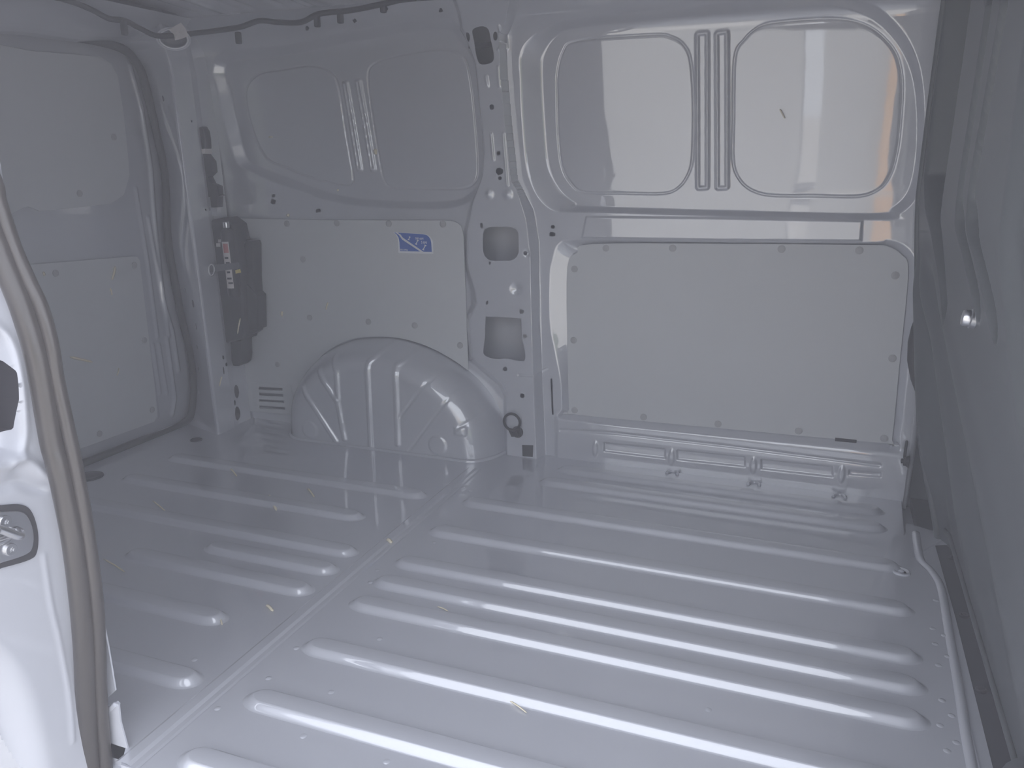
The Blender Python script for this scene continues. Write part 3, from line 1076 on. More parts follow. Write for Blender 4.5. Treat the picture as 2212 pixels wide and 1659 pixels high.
# ---------------------------------------------------------------- ceiling
def build_ceiling():
    xs = np.arange(-2.12, .45, .012)
    ysd = np.arange(.86, 2.425, .012)
    X, Y = np.meshgrid(xs, ysd, indexing='ij')
    x, y = X.ravel(), Y.ravel()
    edge = sm((2.415 - y) / .05)
    z = 1.474 + .035 * (1 - ((y - 1.65) / .80) ** 2) * edge
    for xc in (-1.95, -1.55, -1.15, -.7, -.25, .2):
        z -= .014 * sm((.075 - np.abs(x - xc)) / .03) * edge
    for xc in np.arange(-2.0, .4, .12):
        z += .004 * np.exp(-((x - xc - .06) / .012) ** 2) * edge
    return mesh_np('ceiling', np.stack([x, y, z], 1), grid_faces(len(xs), len(ysd)), PAINT, None, kind='structure')


ceiling = build_ceiling()
# outer roof skin so that no daylight leaks in
mesh_py('roof_skin', [(-2.5, .80, 1.56), (.7, .80, 1.56), (.7, 2.68, 1.56), (-2.5, 2.68, 1.56)], [(0, 1, 2, 3)], OUTER, ceiling)

# cable loom along the roof edge with clips
hp = []
for u, v, y_ in [(880, -2, 2.40), (830, 8, 2.40), (760, 22, 2.40), (690, 30, 2.40), (650, 48, 2.40), (600, 48, 2.40), (560, 45, 2.40), (520, 58, 2.40), (470, 66, 2.40), (420, 72, 2.40)]:
    p = on(u, v, 1, y_ - .02)
    hp.append(tuple(p))
hp = [(-.9, 2.365, 1.464), (-1.05, 2.365, 1.464)] + hp
for u, v in [(345, 78), (300, 60), (270, 45), (235, 40), (200, 22), (150, 2), (60, -20)]:
    p = on(u, v, 0, -2.10)
    hp.append(tuple(p))
loom = empty('cable_loom', (-1.6, 2.38, 1.44), label='dark taped cable loom clipped along the roof edge above the side wall', category='cable')
sweep('cable', smooth_loop(hp, 5, closed=False), .0085, BLACK, loom, n=10)
for u, v, h in [(685, 45, 26), (735, 38, 24), (828, 16, 22), (515, 82, 26), (268, 60, 30)]:
    p = on(u, v, 1, 2.385) if u > 400 else on(u, v, 0, -2.09)
    s_ = h / 700.0
    box('clip', (p[0] - .009, p[1] - .008, p[2] - s_ / 2), (p[0] + .009, p[1] + .008, p[2] + s_ / 2), BLACK, loom, bevel=.004)
# lamp opening in the rear roof corner with a paper tag
lo_ = empty('roof_lamp_opening', tuple(co), label='dark oval lamp opening in the roof corner above the corner pillar', category='lamp opening')
e1 = np.cross((0, 0, 1), nrm)
e1 /= np.linalg.norm(e1)
e2 = np.cross(nrm, e1)
ring, V, Fc = [], [], []
for k in range(28):
    t = 2 * math.pi * k / 28
    ring.append(co + e1 * math.cos(t) * .044 + e2 * math.sin(t) * .030)
sweep('rim', ring, .004, PAINT, lo_, n=8, closed=True)
cup = []
for h_, s_ in ((.002, 1.22), (.002, 1.0), (-.012, .98), (-.05, .95), (-.075, .85)):
    for k in range(28):
        t = 2 * math.pi * k / 28
        cup.append(co + (e1 * math.cos(t) * .044 + e2 * math.sin(t) * .030) * s_ + nrm * h_)
cf = [(i * 28 + k, i * 28 + (k + 1) % 28, (i + 1) * 28 + (k + 1) % 28, (i + 1) * 28 + k) for i in range(4) for k in range(28)] + [tuple(112 + k for k in range(28))]
mesh_py('cup', cup, cf, CAVITY, lo_, smooth=True)
tg = [on_plane(u, v, co + nrm * .012, nrm) for u, v in [(364, 64), (378, 56), (391, 49), (401, 62), (407, 78), (392, 84), (378, 87), (376, 75)]]
mid = sum(tg) / len(tg) + nrm * .006
V = [t for t in tg] + [mid] + [t - nrm * .001 for t in tg]
n_ = len(tg)
mesh_py('paper_tag', V, [(k, (k + 1) % n_, n_) for k in range(n_)] + [tuple(range(n_ + 1, 2 * n_ + 1))] + [(k, (k + 1) % n_, n_ + 1 + (k + 1) % n_, n_ + 1 + k) for k in range(n_)], PAPER,
        label='creased off-white paper tag hanging from the lamp opening in the roof corner', category='tag')

# ---------------------------------------------------------------- bulkhead at the front end of the load space
def xbulk(y, z):
    y, z = np.asarray(y, float), np.asarray(z, float)
    slope = .18 - .075 * sm((y - 2.26) / .16)
    x = .215 + slope * np.maximum(0, .88 - z) * sm((.93 - z) / .10)
    return x


def bulk_px(u, v):
    d = ray(u, v)
    x = .22
    for _ in range(80):
        p = CAM + d * (x / d[0])
        x = .6 * x + .4 * float(xbulk(p[1], p[2]))
    return (p[1], p[2])


def build_bulkhead():
    ysb = np.concatenate([np.arange(.88, 2.60, .005)])
    zsb = np.arange(-.06, 1.56, .005)
    Y, Z = np.meshgrid(ysb, zsb, indexing='ij')
    y, z = Y.ravel(), Z.ravel()
    x = xbulk(y, z)
    # wide recess near the wall, fading out at its foot
    s = sdf(np.array([(1.93, 1.7), (1.97, 1.2), (2.01, .92), (1.99, .80), (1.98, .70), (2.02, .64), (2.09, .70), (2.25, .82), (2.48, .95), (2.49, 1.15), (2.47, 1.7)]), y, z, .1)
    x += .085 * sm(-s / .025)
    # two narrow vertical channels
    for ln in ([(2136, -40), (2137, 0), (2104, 220), (2072, 430), (2080, 520), (2110, 650)], [(2172, -40), (2170, 0), (2132, 220), (2098, 420), (2105, 520), (2145, 690)]):
        q = smooth_loop([bulk_px(*w) for w in ln], 5, closed=False)
        x += .045 * sm((.036 - linedist(q, y, z)) / .012)
    q = [(1.24, 1.7), (1.24, 1.1), (1.20, .85), (1.15, .7)]
    x += .02 * sm((.10 - linedist(q, y, z)) / .06)
    # fanned swages of the lower half
    ph = np.arctan2(.95 - z, 2.62 - y)
    win = sm((.78 - z) / .15) * sm((z - .03) / .2) * sm((ph - .35) / .25) * sm((y - 1.0) / .2)
    x += -.016 * np.sin(ph * 17.0) * win
    V = np.stack([x, y, z], 1)
    Q = grid_faces(len(ysb), len(zsb))
    cy, cz = y[Q].mean(1), z[Q].mean(1)
    edge = np.array([(.5, 2.0), (.5, -.2), (2.32, -.2), (2.33, .0), (2.35, .1), (2.40, .24), (2.46, .34), (2.505, .42), (2.53, .55), (2.54, .77), (2.53, 1.1), (2.50, 1.35), (2.44, 2.0)])
    keep = sdf(edge, cy, cz, .01) < 0
    f = Q[keep]
    ids, inv = np.unique(f, return_inverse=True)
    return mesh_np('wall_right', V[ids], inv.reshape(f.shape), BULK, None, kind='structure')


bulk = build_bulkhead()
# edge strip of the bulkhead against the side wall
ed = smooth_loop([(2.325, -.03), (2.33, .0), (2.35, .1), (2.40, .24), (2.46, .34), (2.505, .42), (2.53, .55), (2.54, .77), (2.53, 1.1), (2.50, 1.35), (2.46, 1.50)], 5, closed=False)
sweep('edge_strip', [(float(xbulk(a_, b_)) - .001, a_, b_) for a_, b_ in ed], .009, BULK, bulk, n=10)
# bolt head
ky, kz = bulk_px(2105, 690)
kx = float(xbulk(ky, kz))
lathe('bolt', [(.0165, .0), (.0165, .008), (.0145, .010), (.0145, .018), (.0125, .021), (.004, .022)], (kx + .002, ky, kz), (-1, 0, .12), STEEL, bulk, 28)
# dark grommet bulging at the bulkhead edge
gy, gz = 2.50, .46
sweep('edge_grommet', [(.250, 2.53, .58), (.247, 2.52, .54), (.246, 2.51, .50), (.249, 2.50, .45), (.258, 2.485, .40), (.268, 2.46, .36)], [.006, .014, .018, .018, .014, .006], RUBBER_D, bulk, n=12)
# rounded foot trim at the bottom near the door
sweep('foot_trim', [(.375, 1.36, -.04), (.372, 1.33, .01), (.370, 1.29, .045), (.365, 1.22, .07), (.355, 1.10, .08), (.35, .95, .085)], [.018, .035, .045, .052, .055, .055], BULK, bulk, n=20)
# black strip under the bulkhead with bolts
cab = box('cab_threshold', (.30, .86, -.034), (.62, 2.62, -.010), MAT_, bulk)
for u, v in [(2059, 1206), (2083, 1331), (2119, 1492)]:
    p = on(u, v, 2, -.010)
    lathe('threshold_bolt', [(.011, 0), (.011, .003), (.007, .004), (.0065, .007), (.002, .008)], p, (0, 0, 1), BLACK, bulk, 16)
# thin trim along the foot of the bulkhead
sweep('foot_strip', [(float(xbulk(y_, .03)) - .004, y_, .03 + .02 * max(0, y_ - 2.1)) for y_ in np.linspace(1.30, 2.30, 30)], .006, BULK, bulk, n=8)
# cab side beyond the bulkhead
mesh_py('cab_side', [(.26, 2.63, -.05), (.7, 2.63, -.05), (.7, 2.63, 1.56), (.26, 2.63, 1.56)], [(0, 1, 2, 3)], BULK, bulk)
mesh_py('cab_back', [(.66, .80, -.05), (.66, 2.62, -.05), (.66, 2.62, 1.6), (.66, .80, 1.6)], [(0, 1, 2, 3)], BULK, bulk)
# lock pillar strip at the front end of the side wall
mesh_py('lock_strip', [(.268, 2.578, -.03), (.284, 2.572, -.03), (.296, 2.63, -.03), (.268, 2.575, .40), (.286, 2.568, .40), (.30, 2.63, .40), (.27, 2.56, 1.5), (.285, 2.54, 1.5), (.30, 2.60, 1.5)],
        [(0, 1, 4, 3), (1, 2, 5, 4), (3, 4, 7, 6), (4, 5, 8, 7)], PAINT, wall, smooth=True)

# ---------------------------------------------------------------- near side of the van: body side with the sliding door opening
near = mesh_py('wall_front', [(-2.5, .90, -.25), (-1.16, .90, -.25), (-1.16, .90, 1.30), (-2.5, .90, 1.30),
                              (-2.5, .92, 1.56), (.7, .92, 1.56), (.7, .90, 1.36), (-1.16, .90, 1.36), (-2.5, .90, 1.36),
                              (.30, .89, -.25), (.7, .89, -.25), (.7, .89, 1.36), (.30, .89, 1.36)],
               [(0, 1, 7, 8), (8, 6, 5, 4), (9, 10, 11, 12)], PAINT, kind='structure')
# rear closing skin
# post at the front edge of the opening
mesh_py('front_post', [(.305, .885, -.2), (.33, .95, -.2), (.40, .96, -.2), (.305, .885, 1.4), (.33, .95, 1.4), (.40, .96, 1.4)], [(0, 1, 4, 3), (1, 2, 5, 4)], PAINT, near)
mesh_py('tail_skin', [(-2.45, .85, -.2), (-2.45, 2.68, -.2), (-2.45, 2.68, 1.56), (-2.45, .85, 1.56)], [(0, 1, 2, 3)], OUTER, near)

XJ = -1.135


def jpt(u, v, x=XJ):
    p = on(u, v, 0, x)
    return (p[1], p[2])


PKT = [(-60, 770), (0, 778), (12, 800), (16, 860), (14, 925), (0, 936), (-60, 940)]


def jamb_relief(y, z):
    d = np.zeros_like(y)
    # edge turning towards the seal
    d += .010 * sm((y - .858) / .03)
    # outer skin rolling away
    d -= .05 * sm((.735 - y) / .12)
    # upper latch recess
    rec = smooth_loop([jpt(*q) for q in [(-120, 690), (-20, 696), (20, 712), (38, 745), (46, 830), (52, 900), (52, 950), (40, 985), (10, 995), (-120, 1010)]], 5)
    s = sdf(rec, y, z, .06)
    d -= .030 * sm(-s / .022)
    d += .004 * np.exp(-(s / .009) ** 2)
    # step ledges under the recess
    l1 = smooth_loop([jpt(*q) for q in [(-100, 1000), (0, 1010), (30, 992), (60, 1000), (110, 1046)]], 5, closed=False)
    d += .012 * np.exp(-(linedist(l1, y, z) / .010) ** 2)
    l2 = smooth_loop([jpt(*q) for q in [(-100, 1050), (0, 1050), (40, 1040), (80, 1052), (120, 1052)]], 5, closed=False)
    d -= .010 * np.exp(-(linedist(l2, y, z) / .010) ** 2)
    # vertical crease towards the sill
    l3 = smooth_loop([jpt(*q) for q in [(95, 1200), (110, 1300), (128, 1380), (150, 1500), (158, 1600)]], 5, closed=False)
    d += .002 * np.exp(-(linedist(l3, y, z) / .005) ** 2)
    # lower wheelhouse roll
    l4 = smooth_loop([jpt(*q) for q in [(-120, 1420), (-20, 1500), (40, 1600), (70, 1680), (90, 1750)]], 5, closed=False)
    d -= .035 * sm((.06 - linedist(l4, y, z)) / .06) * sm((.80 - y) / .06)
    d -= .16 * sm((z - .66) / .45)
    return d


def build_jamb():
    ysj = np.arange(.60, .905, .003)
    zsj = np.arange(-.20, 1.36, .0035)
    Y, Z = np.meshgrid(ysj, zsj, indexing='ij')
    y, z = Y.ravel().copy(), Z.ravel().copy()
    # snap the sheet to the outline of the latch cut-out
    pk_ = np.array([jpt(*q, XJ - .026) for q in PKT])
    e = 3e-4
    ds = sdf(pk_, y, z, .02)
    ix = np.where(np.abs(ds) < .0021)[0]
    gy = (sdf(pk_, y[ix] + e, z[ix], .03) - sdf(pk_, y[ix] - e, z[ix], .03)) / (2 * e)
    gz = (sdf(pk_, y[ix], z[ix] + e, .03) - sdf(pk_, y[ix], z[ix] - e, .03)) / (2 * e)
    y[ix] -= ds[ix] * np.clip(gy, -1, 1)
    z[ix] -= ds[ix] * np.clip(gz, -1, 1)
    d = jamb_relief(y, z)
    V = np.stack([XJ + d, y, z], 1)
    Q = grid_faces(len(ysj), len(zsj))
    gone = smooth_loop([jpt(*q) for q in [(-300, 1300), (-60, 1440), (0, 1545), (28, 1590), (60, 1650), (80, 1700), (110, 1900), (-300, 2200)]], 4)
    f = Q[(sdf(gone, y[Q].mean(1), z[Q].mean(1), .02) > 0) & (sdf(pk_, y[Q].mean(1), z[Q].mean(1), .02) > 0)]
    ids, inv = np.unique(f, return_inverse=True)
    return mesh_np('door_jamb', V[ids], inv.reshape(f.shape), OUTER, near)


jamb = build_jamb()
# latch pocket behind the cut-out
pk = np.array([jpt(*q, XJ - .026) for q in PKT])
pk = np.concatenate([pk[i] + (pk[(i + 1) % 7] - pk[i]) * np.linspace(0, 1, 12, endpoint=False)[:, None] for i in range(7)])
pc = pk.mean(0)
x0 = XJ + jamb_relief(pk[:, 0], pk[:, 1])
V = []
for dx_, s_ in ((-.0004, 1.02), (-.015, 1.02), (-.06, .97)):
    V += [(x0[i] + dx_, *(pc + (q - pc) * s_)) for i, q in enumerate(pk)]
npk = len(pk)
mesh_py('latch_pocket', V, [(i * npk + k, i * npk + (k + 1) % npk, (i + 1) * npk + (k + 1) % npk, (i + 1) * npk + k) for i in range(2) for k in range(npk)] + [tuple(range(2 * npk, 3 * npk))], BLACK, near)

# striker plate
sk = empty('door_striker', (XJ, .80, .43), label='chromed door striker loop on a plate with two star screws, on the door jamb', category='door striker')
MJ = frame((XJ + .001, 0, 0), (0, 1, 0), (0, 0, 1))
gas = smooth_loop([jpt(*q) for q in [(-60, 1100), (0, 1091), (45, 1090), (66, 1108), (78, 1150), (76, 1190), (60, 1208), (0, 1226), (-60, 1240)]], 5)
plate('gasket', [gas], MJ, .004, RUBBER_D, sk, bevel=.001)
pl2 = smooth_loop([jpt(*q) for q in [(-55, 1112), (0, 1104), (38, 1104), (55, 1120), (64, 1150), (62, 1180), (48, 1196), (0, 1212), (-55, 1222)]], 5)
plate('striker_plate', [pl2], frame((XJ + .005, 0, 0), (0, 1, 0), (0, 0, 1)), .004, STEEL, sk, bevel=.0012)
for u, v in [(10, 1127), (22, 1187)]:
    a_, b_ = jpt(u, v, XJ + .01)
    sc = lathe('screw', [(.0100, 0), (.0100, .0008), (.0095, .0010)], (XJ + .009, a_, b_), (1, 0, 0), STEEL, sk, 24)
    starp = [(a_ + (.0042 if k % 2 == 0 else .0026) * math.cos(math.pi * k / 6), b_ + (.0042 if k % 2 == 0 else .0026) * math.sin(math.pi * k / 6)) for k in range(12)]
    plate('star_head', [circ(a_, b_, .0095, 24), starp], frame((XJ + .0098, 0, 0), (0, 1, 0), (0, 0, 1)), .0035, STEEL, sc, bevel=.0005)
a0, a1, a2 = jpt(-25, 1152, XJ + .02), jpt(40, 1152, XJ + .02), jpt(-10, 1178, XJ + .02)
sweep('loop', smooth_loop([(XJ + .006, a1[0] + .006, a1[1]), (XJ + .020, a1[0] + .003, a1[1]), (XJ + .030, a1[0] - .008, a1[1] + .001), (XJ + .030, a0[0] + .01, a0[1] + .004), (XJ + .030, a0[0], a0[1] + .004), (XJ + .006, a0[0] - .012, a0[1] + .004)], 5, closed=False), .0065, STEEL, sk, n=14)
sweep('loop_base', smooth_loop([(XJ + .008, a1[0] + .004, a2[1] + .004), (XJ + .013, a1[0] - .01, a2[1]), (XJ + .013, a2[0], a2[1])], 5, closed=False), .006, STEEL, sk, n=12)

# sliding door seal: fat bulb with a lip
YS = .872
cen = [(-75, 330), (-42, 420), (-15, 500), (20, 590), (50, 665), (78, 757), (93, 832), (114, 956), (128, 1000 + 8), (157, 1150), (174, 1280), (184, 1400), (190, 1556), (196, 1659), (204, 1760)]
dseal = empty('door_seal', (-1.1, YS, 0), label='thick grey rubber seal running down the door jamb at the sliding door opening', category='door seal')
cp = [tuple(on(u, v, 1, YS)) for u, v in cen]
cp = [(cp[0][0] - .16, YS, cp[0][2] + .26), (cp[0][0] - .07, YS, cp[0][2] + .12)] + cp
cp = [(.27, YS, -.03), (.30, YS, .1), (.30, YS, 1.10), (.27, YS, 1.26), (.15, YS, 1.325), (-1.15, YS, 1.325), (-1.30, YS, 1.315), (-1.355, YS, 1.27)] + cp[1:]
cps = smooth_loop(cp, 6, closed=False)
sweep('bulb', cps, .0185, RUBBER, dseal, n=20)
lip = [(-40, 330), (0, 440), (30, 530), (60, 600), (90, 665), (112, 745), (124, 820), (148, 930), (167, 1020), (193, 1170), (212, 1330), (218, 1500), (230, 1659), (240, 1760)]
lp_ = [tuple(on(u, v, 1, YS + .012)) for u, v in lip]
lp_ = [(lp_[0][0] - .17, YS + .012, lp_[0][2] + .28)] + lp_
sweep('lip', smooth_loop(lp_, 6, closed=False), .0105, RUBBER, dseal, n=14)

# folded metal flange below the seal
fl = [on(u, v, 1, .905) for u, v in [(222, 1340), (233, 1395), (249, 1492), (228, 1512), (222, 1440)]]
fm = empty('flange_bracket', (-1.04, .9, 0), label='folded light grey metal flange poking out beside the door seal, above the door sill', category='bracket')


def slab(name, pts, d, m, parent):
    n = len(pts)
    pts = [np.asarray(p) for p in pts]
    V = pts + [p + np.asarray(d) for p in pts]
    return mesh_py(name, V, [tuple(range(n)), tuple(range(2 * n - 1, n - 1, -1))] + [(i, (i + 1) % n, n + (i + 1) % n, n + i) for i in range(n)], m, parent)


slab('upper_tab', fl, (0, .003, 0), OUTER, fm)
fl2 = [on(u, v, 1, .897) for u, v in [(226, 1532), (245, 1518), (256, 1522), (260, 1560), (276, 1618), (295, 1640), (306, 1680), (310, 1760), (226, 1760)]]
slab('lower_tab', fl2, (0, .003, 0), OUTER, fm)
fl3 = [on(u, v, 1, .897) for u, v in [(228, 1534), (246, 1520), (252, 1526), (230, 1545)]]
slab('fold', [p + np.array([0, -.003, 0]) for p in fl3], (0, .012, .0), OUTER, fm)

# ================================================================== THINGS IN THE LOAD SPACE
# jack and tools in the rear corner
jk = empty('jack_kit', (-2.03, 2.49, .42), label='black foam tool kit with bottle, strap and label, fixed beside the corner pillar', category='tool kit')


def jp(u, v, y=2.455):
    p = on(u, v, 1, y)
    return (p[0], p[2])


body = [(447, 492), (452, 476), (480, 470), (500, 485), (508, 520), (517, 570), (521, 640), (524, 700), (528, 722), (524, 734), (505, 738), (480, 744), (476, 720), (470, 708), (458, 700), (455, 640), (451, 610), (449, 560), (451, 520)]
plate('tray', [[jp(*q) for q in body]], wall_frame(2.545), .085, FOAM, jk, bevel=.008)
spig = [jp(*q, 2.47) for q in [(495, 735), (520, 735), (521, 770), (519, 786), (512, 792), (501, 791), (497, 780)]]
plate('spigot', [spig], wall_frame(2.54), .065, BLACK, jk, bevel=.006)
bar = [jp(*q, 2.50) for q in [(526, 525), (531, 519), (546, 520), (549, 528), (550, 600), (553, 640), (555, 690), (553, 716), (545, 722), (530, 716), (524, 660)]]
plate('bar', [bar], wall_frame(2.548), .05, BLACK, jk, bevel=.008)
shelf = [jp(*q, 2.48) for q in [(505, 590), (552, 640), (554, 712), (536, 715), (510, 735), (490, 735), (492, 600)]]
plate('cradle', [shelf], wall_frame(2.546), .058, FOAM, jk, bevel=.006)
# bottle with label
b0, b1 = on(490, 500, 1, 2.445), on(507, 640, 1, 2.445)
ax = (b1 - b0) / np.linalg.norm(b1 - b0)
Lb = np.linalg.norm(b1 - b0)
bottle = lathe('bottle', [(.010, -.03), (.012, -.012), (.022, 0), (.0235, .012), (.0235, Lb - .01), (.02, Lb), (.006, Lb + .002)], b0, ax, BLACK, jk, 24)
lathe('bottle_cap', [(.0115, -.034), (.0125, -.03), (.0125, -.014), (.010, -.010)], b0, ax, STEEL, bottle, 20)
e_side = np.cross(ax, (0, 1, 0))
e_side /= np.linalg.norm(e_side)
lab_v, lab_f = [], []
for i, hh in enumerate(np.linspace(.035, .205, 6)):
    for k, t in enumerate(np.linspace(-.45, .75, 7)):
        lab_v.append(b0 + ax * hh + .0240 * (e_side * -math.sin(t) * -1 + np.array([0, -1, 0]) * math.cos(t)))
lab_f = [(i * 7 + k, i * 7 + k + 1, (i + 1) * 7 + k + 1, (i + 1) * 7 + k) for i in range(5) for k in range(6)]
mesh_py('bottle_label', lab_v, lab_f, PAPER, bottle, smooth=True)
lab_v = [b0 + ax * hh + .0243 * (e_side * math.sin(t) + np.array([0, -1, 0]) * math.cos(t)) for hh in (.042, .075) for t in np.linspace(-.2, .6, 5)]
mesh_py('label_mark', lab_v, [(k, k + 1, 5 + k + 1, 5 + k) for k in range(4)], RED, bottle, smooth=True)
for j, hh in enumerate((.09, .108, .124, .142, .165, .182)):
    tt = np.linspace(-.15 + .1 * (j % 2), .45 + .12 * (j % 3), 4)
    lab_v = [b0 + ax * h2 + .0243 * (e_side * math.sin(t) + np.array([0, -1, 0]) * math.cos(t)) for h2 in (hh, hh + .007) for t in tt]
    mesh_py('label_mark', lab_v, [(k, k + 1, 4 + k + 1, 4 + k) for k in range(3)], BLACK, bottle, smooth=True)
# strap with buckle
sp_ = [on(u, v, 1, 2.41) for u, v in [(452, 573), (515, 567), (515, 580), (452, 589)]]
strap = slab('strap', sp_, (0, .004, 0), STRAPM, jk)
bk = [on(457 + 6 * math.cos(t), 583 + 12 * math.sin(t), 1, 2.405) for t in np.linspace(0, 2 * math.pi, 16, endpoint=False)]
sweep('buckle', bk, .0025, STEEL, strap, n=8, closed=True)
slab('yellow_tag', [on(u, v, 1, 2.408) for u, v in [(508, 584), (518, 581), (520, 589), (509, 591)]], (0, .002, 0), YELLOW, strap)
for z_, (u0, v0, u1, v1) in enumerate([(467, 525, 476, 533), (471, 517, 477, 524)]):
    slab('printed_mark', [on(u, v, 1, 2.4595) for u, v in [(u0, v0), (u1, v0), (u1, v1), (u0, v1)]], (0, .001, 0), PAPER, jk)
# retaining knobs at the tray's edge
for u, v in [(441, 553), (467, 714)]:
    p = on(u, v, 1, 2.43)
    knob = lathe('knob', [(.010, .03), (.012, .022), (.012, .01), (.016, .008), (.018, 0), (.018, -.02)], p, (0, -1, 0), BLACK, jk, 20)
    lathe('knob_cap', [(.0085, .030), (.007, .033), (.002, .034)], p, (0, -1, 0), STRAPM, knob, 16)

# wheel wrench above the kit
wr = empty('wheel_wrench', (-2.1, 2.47, .8), label='slim black tool with a pale collar clipped upright above the foam tool kit', category='tool')
up1 = [jp(*q, 2.45) for q in [(422, 284), (425, 275), (432, 273), (438, 283), (441, 300), (442, 318), (440, 330), (426, 331)]]
plate('grip', [up1], wall_frame(2.49), .035, BLACK, wr, bevel=.006)
col_ = [jp(*q, 2.44) for q in [(425, 322), (438, 321), (438, 332), (426, 332)]]
plate('collar', [col_], wall_frame(2.488), .038, PAPER, wr, bevel=.002)
up2 = [jp(*q, 2.45) for q in [(426, 333), (440, 333), (452, 348), (455, 372), (445, 382), (452, 396), (466, 402), (468, 421), (473, 422), (467, 425), (467, 448), (451, 448), (449, 426), (430, 424), (428, 380)]]
plate('shank', [up2], wall_frame(2.49), .03, BLACK, wr, bevel=.004)
slab('base_clip', [on(u, v, 1, 2.47) for u, v in [(451, 449), (469, 449), (469, 466), (449, 466)]], (0, .02, 0), PAINT, wr)

# tie-down rings
def tie_ring(p, label, toward=(0, -1, 0), s=1.0, up=(0, 0, 1)):
    e = empty('tie_down_ring', tuple(p), label=label, category='tie-down ring', group='cargo tie-down rings')
    n = np.asarray(toward, float)
    n /= np.linalg.norm(n)
    upv = np.asarray(up, float)
    sd = np.cross(n, upv)
    lathe('bolt', [(.024 * s, 0), (.024 * s, .004), (.017 * s, .012), (.017 * s, .016), (.010 * s, .0165), (.010 * s, .022), (.004 * s, .023)], p, n, BLACK, e, 24)
    c = np.asarray(p) + upv * .045 * s + sd * .018 * s + n * .014
    pts = [c + (sd * math.cos(t) + upv * math.sin(t)) * .034 * s * np.array([1, 1, 1]) for t in np.linspace(math.radians(-70), math.radians(250), 26)]
    pts = [np.asarray(p) + sd * -.012 * s + upv * .006 * s + n * .012] + pts + [np.asarray(p) + sd * .014 * s + upv * .002 * s + n * .012]
    sweep('ring', pts, .0055 * s, BLACK, e, n=10)
    slab('shackle', [np.asarray(p) + sd * a_ * s + upv * b_ * s + n * .009 for a_, b_ in [(-.022, -.012), (.020, -.018), (.034, .010), (.008, .014), (-.018, .026)]], n * .006, BLACK, e)
    return e


q = on(1118, 933, 1, 2.519)
tie_ring((q[0], 2.5195, q[2]), 'black tie-down ring hanging open on the foot of the ribbed pillar', s=.86)
q = on(1964, 984, 1, 2.55)
tie_ring((.276, 2.55, q[2] - .02), 'black tie-down ring seen edge on at the bulkhead end of the side wall', toward=(-1, .12, 0), s=.72)

# black square plug in the pillar foot
cpl = PLUG.mean(0)
pgl = empty('square_plug', (cpl[0], 2.52, cpl[1]), label='small black square plug set in the pillar foot just above the floor', category='plug')
plate('plug', [PLUG], wall_frame(2.5203), .002, BLACK, pgl, bevel=.0006)

# round rubber plugs in the rear floor
for u, v, r, lb in [(192, 1030, .045, 'large dark rubber plug in the floor beside the rear door sill'), (424, 951, .022, 'small dark rubber plug in the floor at the corner pillar foot')]:
    p = on(u, v, 2, 0.0)
    lathe('floor_plug', [(r, .0), (r, .003), (r * .85, .005), (r * .8, .0035), (r * .3, .0035)], p, (0, 0, 1), RUBBER_D, None, 28, label=lb, category='plug')

# ---------------------------------------------------------------- straw flecks
FL = {'rear': [(248, 575, 241, 605, 5, 'broad pale straw fleck clinging to the lower rear door board near its top edge'),
               (237, 622, 241, 638, 3, 'thin short straw fleck just below the broad one on the lower rear door board'),
               (150, 771, 199, 782, 4, 'long straw fleck lying nearly level across the lower rear door board'),
               (92, 587, 95, 596, 4, 'tiny straw speck at the top edge of the lower rear door board'),
               (252, 811, 256, 795, 2, 'faint hair-thin straw fleck low on the rear door board')],
      'corner': [(391, 796, 376, 826, 6, 'broad tilted straw fleck on the rear door edge beside its rubber seal'),
                 (372, 587, 383, 592, 2, 'small faint straw fleck across the dark rear door seal')],
      'board': [(709, 653, 705, 669, 3, 'slanted straw fleck on the stickered lining board above the wheel arch'),
                (610, 672, 610, 683, 5, 'short upright straw fleck on the stickered board beside the foam tool kit'),
                (560, 702, 567, 706, 2, 'tiny straw speck on the board touching the tool kit edge'),
                (623, 462, 624, 468, 6, 'round pale straw speck at the top edge of the stickered lining board')],
      'upper': [(814, 322, 815, 334, 7, 'stubby straw fleck beside the twin beads in the bay above the stickered board'),
                (732, 410, 735, 411, 4, 'small pale straw speck under the twin beads in the wall bay above the stickered board'),
                (584, 296, 593, 296, 2, 'thin level straw fleck inside the window blank nearest the corner pillar'),
                (1685, 236, 1696, 256, 2, 'thin slanted straw fleck inside the window blank nearest the bulkhead')],
      'kit': [(520, 687, 514, 721, 3, 'long straw fleck clinging to the lower end of the black tool kit'),
              (480, 813, 475, 834, 3, 'straw fleck on the corner pillar below the black tool kit')],
      'floor': [(582, 1071, 597, 1104, 5, 'broad straw fleck on the floor across the rib second from the wheel arch'),
                (489, 1183, 528, 1195, 3, 'long straw fleck lying along the short floor rib'),
                (330, 1083, 361, 1109, 2, 'faint straw fleck on the floor ribs halfway to the rear door'),
                (224, 1209, 270, 1237, 2, 'long faint straw fleck on the floor beside the door seal'),
                (474, 1328, 480, 1352, 2, 'thin straw fleck across the rounded end of a floor rib near the door opening'),
                (576, 1308, 590, 1322, 4, 'short straw fleck on bare floor between a rib end and the lap joint'),
                (665, 1056, 679, 1075, 3, 'small straw fleck on the floor between two ribs in front of the wheel arch'),
                (493, 1008, 512, 1030, 3, 'slanted straw fleck on the floor by the corner pillar reflection'),
                (837, 1166, 846, 1174, 6, 'stubby straw fleck lying on the floor lap joint'),
                (945, 1312, 968, 1322, 2, 'faint straw fleck on a floor rib just past the lap joint'),
                (1100, 1515, 1138, 1542, 2, 'thin straw fleck on the floor between the two ribs nearest the door opening')]}
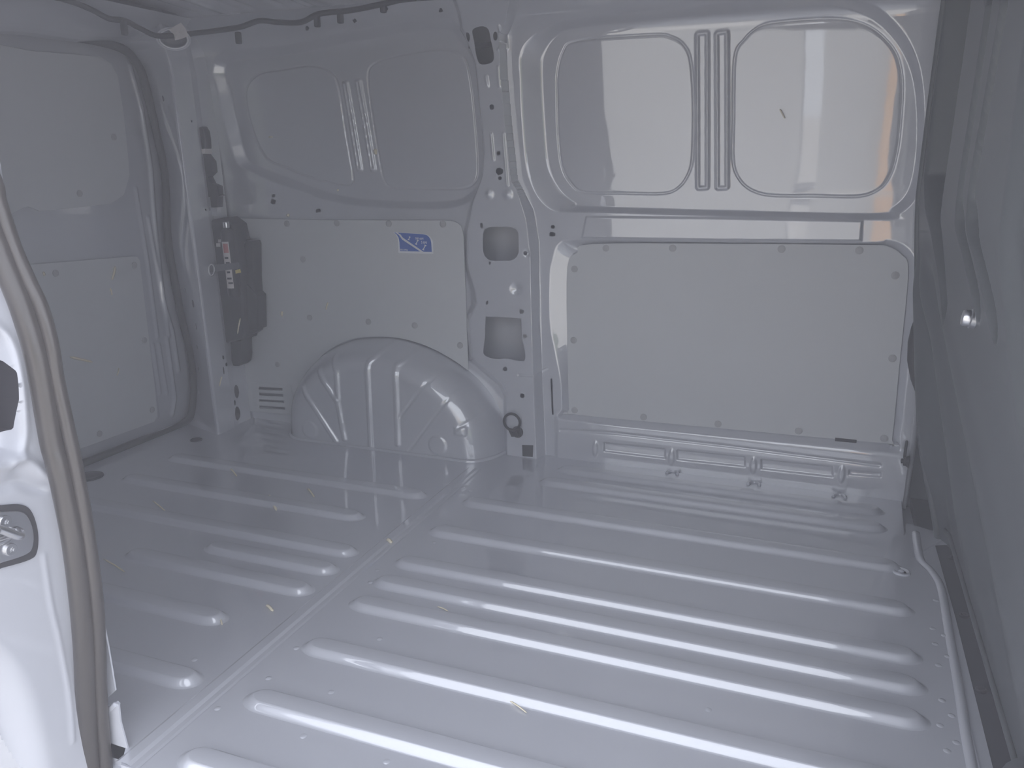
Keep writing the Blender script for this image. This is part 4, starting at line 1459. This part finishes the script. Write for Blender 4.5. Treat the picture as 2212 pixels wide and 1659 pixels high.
FGRP = {'rear': 'straw flecks on the rear door', 'corner': 'straw flecks on the corner pillar', 'board': 'straw flecks on the lining board', 'upper': 'straw flecks on the upper wall', 'kit': 'straw flecks on the tool kit', 'floor': 'straw flecks on the floor'}


def fleck_pt(kind, u, v):
    if kind == 'rear':
        return on(u, v, 0, XD + .0135), np.array([1.0, 0, 0])
    if kind == 'corner':
        return on_plane(u, v, (XR + .03, 2.44, 0) if u < 395 else (XR, 2.44, 0), n_d) - n_d * -.006, n_d
    if kind == 'board':
        return on(u, v, 1, 2.5585), np.array([0, -1.0, 0])
    if kind == 'upper':
        x_, z_ = wl(u, v, .03)
        return np.array([x_, float(yb(z_)) + .022, z_]), np.array([0, -1.0, 0])
    if kind == 'kit':
        return on(u, v, 1, 2.4585) if v < 740 else on_plane(u, v, (-2.10, 2.4, 0), (1, 0, 0)), np.array([0, -1.0, 0])
    return on(u, v, 2, 0.0015), np.array([0, 0, 1.0])


for kind, lst in FL.items():
    for (u0, v0, u1, v1, w, lab) in lst:
        a, nr = fleck_pt(kind, u0, v0)
        b, _ = fleck_pt(kind, u1, v1)
        if kind == 'floor':
            um = .5 * (u0 + u1)
        d = b - a
        ln = np.linalg.norm(d)
        d = d / ln
        sdv = np.cross(nr, d)
        w_ = w * .0011
        V = []
        for t, ws in ((0, .35), (.15, 1), (.55, .9), (.9, .8), (1, .3)):
            c = a + d * ln * t + nr * (.002 + .002 * math.sin(t * math.pi))
            for s_, h_ in ((-1, 0), (0, .6), (1, 0), (0, -.6)):
                V.append(c + sdv * s_ * w_ * ws + nr * h_ * w_ * ws)
        Fc = [(i * 4 + k, i * 4 + (k + 1) % 4, (i + 1) * 4 + (k + 1) % 4, (i + 1) * 4 + k) for i in range(4) for k in range(4)] + [(0, 1, 2, 3), (16, 17, 18, 19)]
        mesh_py('straw_fleck', V, Fc, STRAW, None, smooth=True, label=lab, category='straw', group=FGRP[kind])

# ---------------------------------------------------------------- haze volume added for the milky lens flare veil around the load space
hm, hnt, hp_ = new_mat('veil_haze')
hnt.nodes.remove(hp_)
vs = hnt.nodes.new('ShaderNodeVolumeScatter')
vs.inputs['Density'].default_value = 0.066
vs.inputs['Color'].default_value = (0.92, 0.91, 1.0, 1)
hnt.links.new(vs.outputs['Volume'], hnt.nodes['Material Output'].inputs['Volume'])
box('haze', (-2.75, -.5, -.72), (.75, 2.75, 1.62), hm, kind='stuff', label='thin milky haze added to the load space for the lens veil', category='haze')
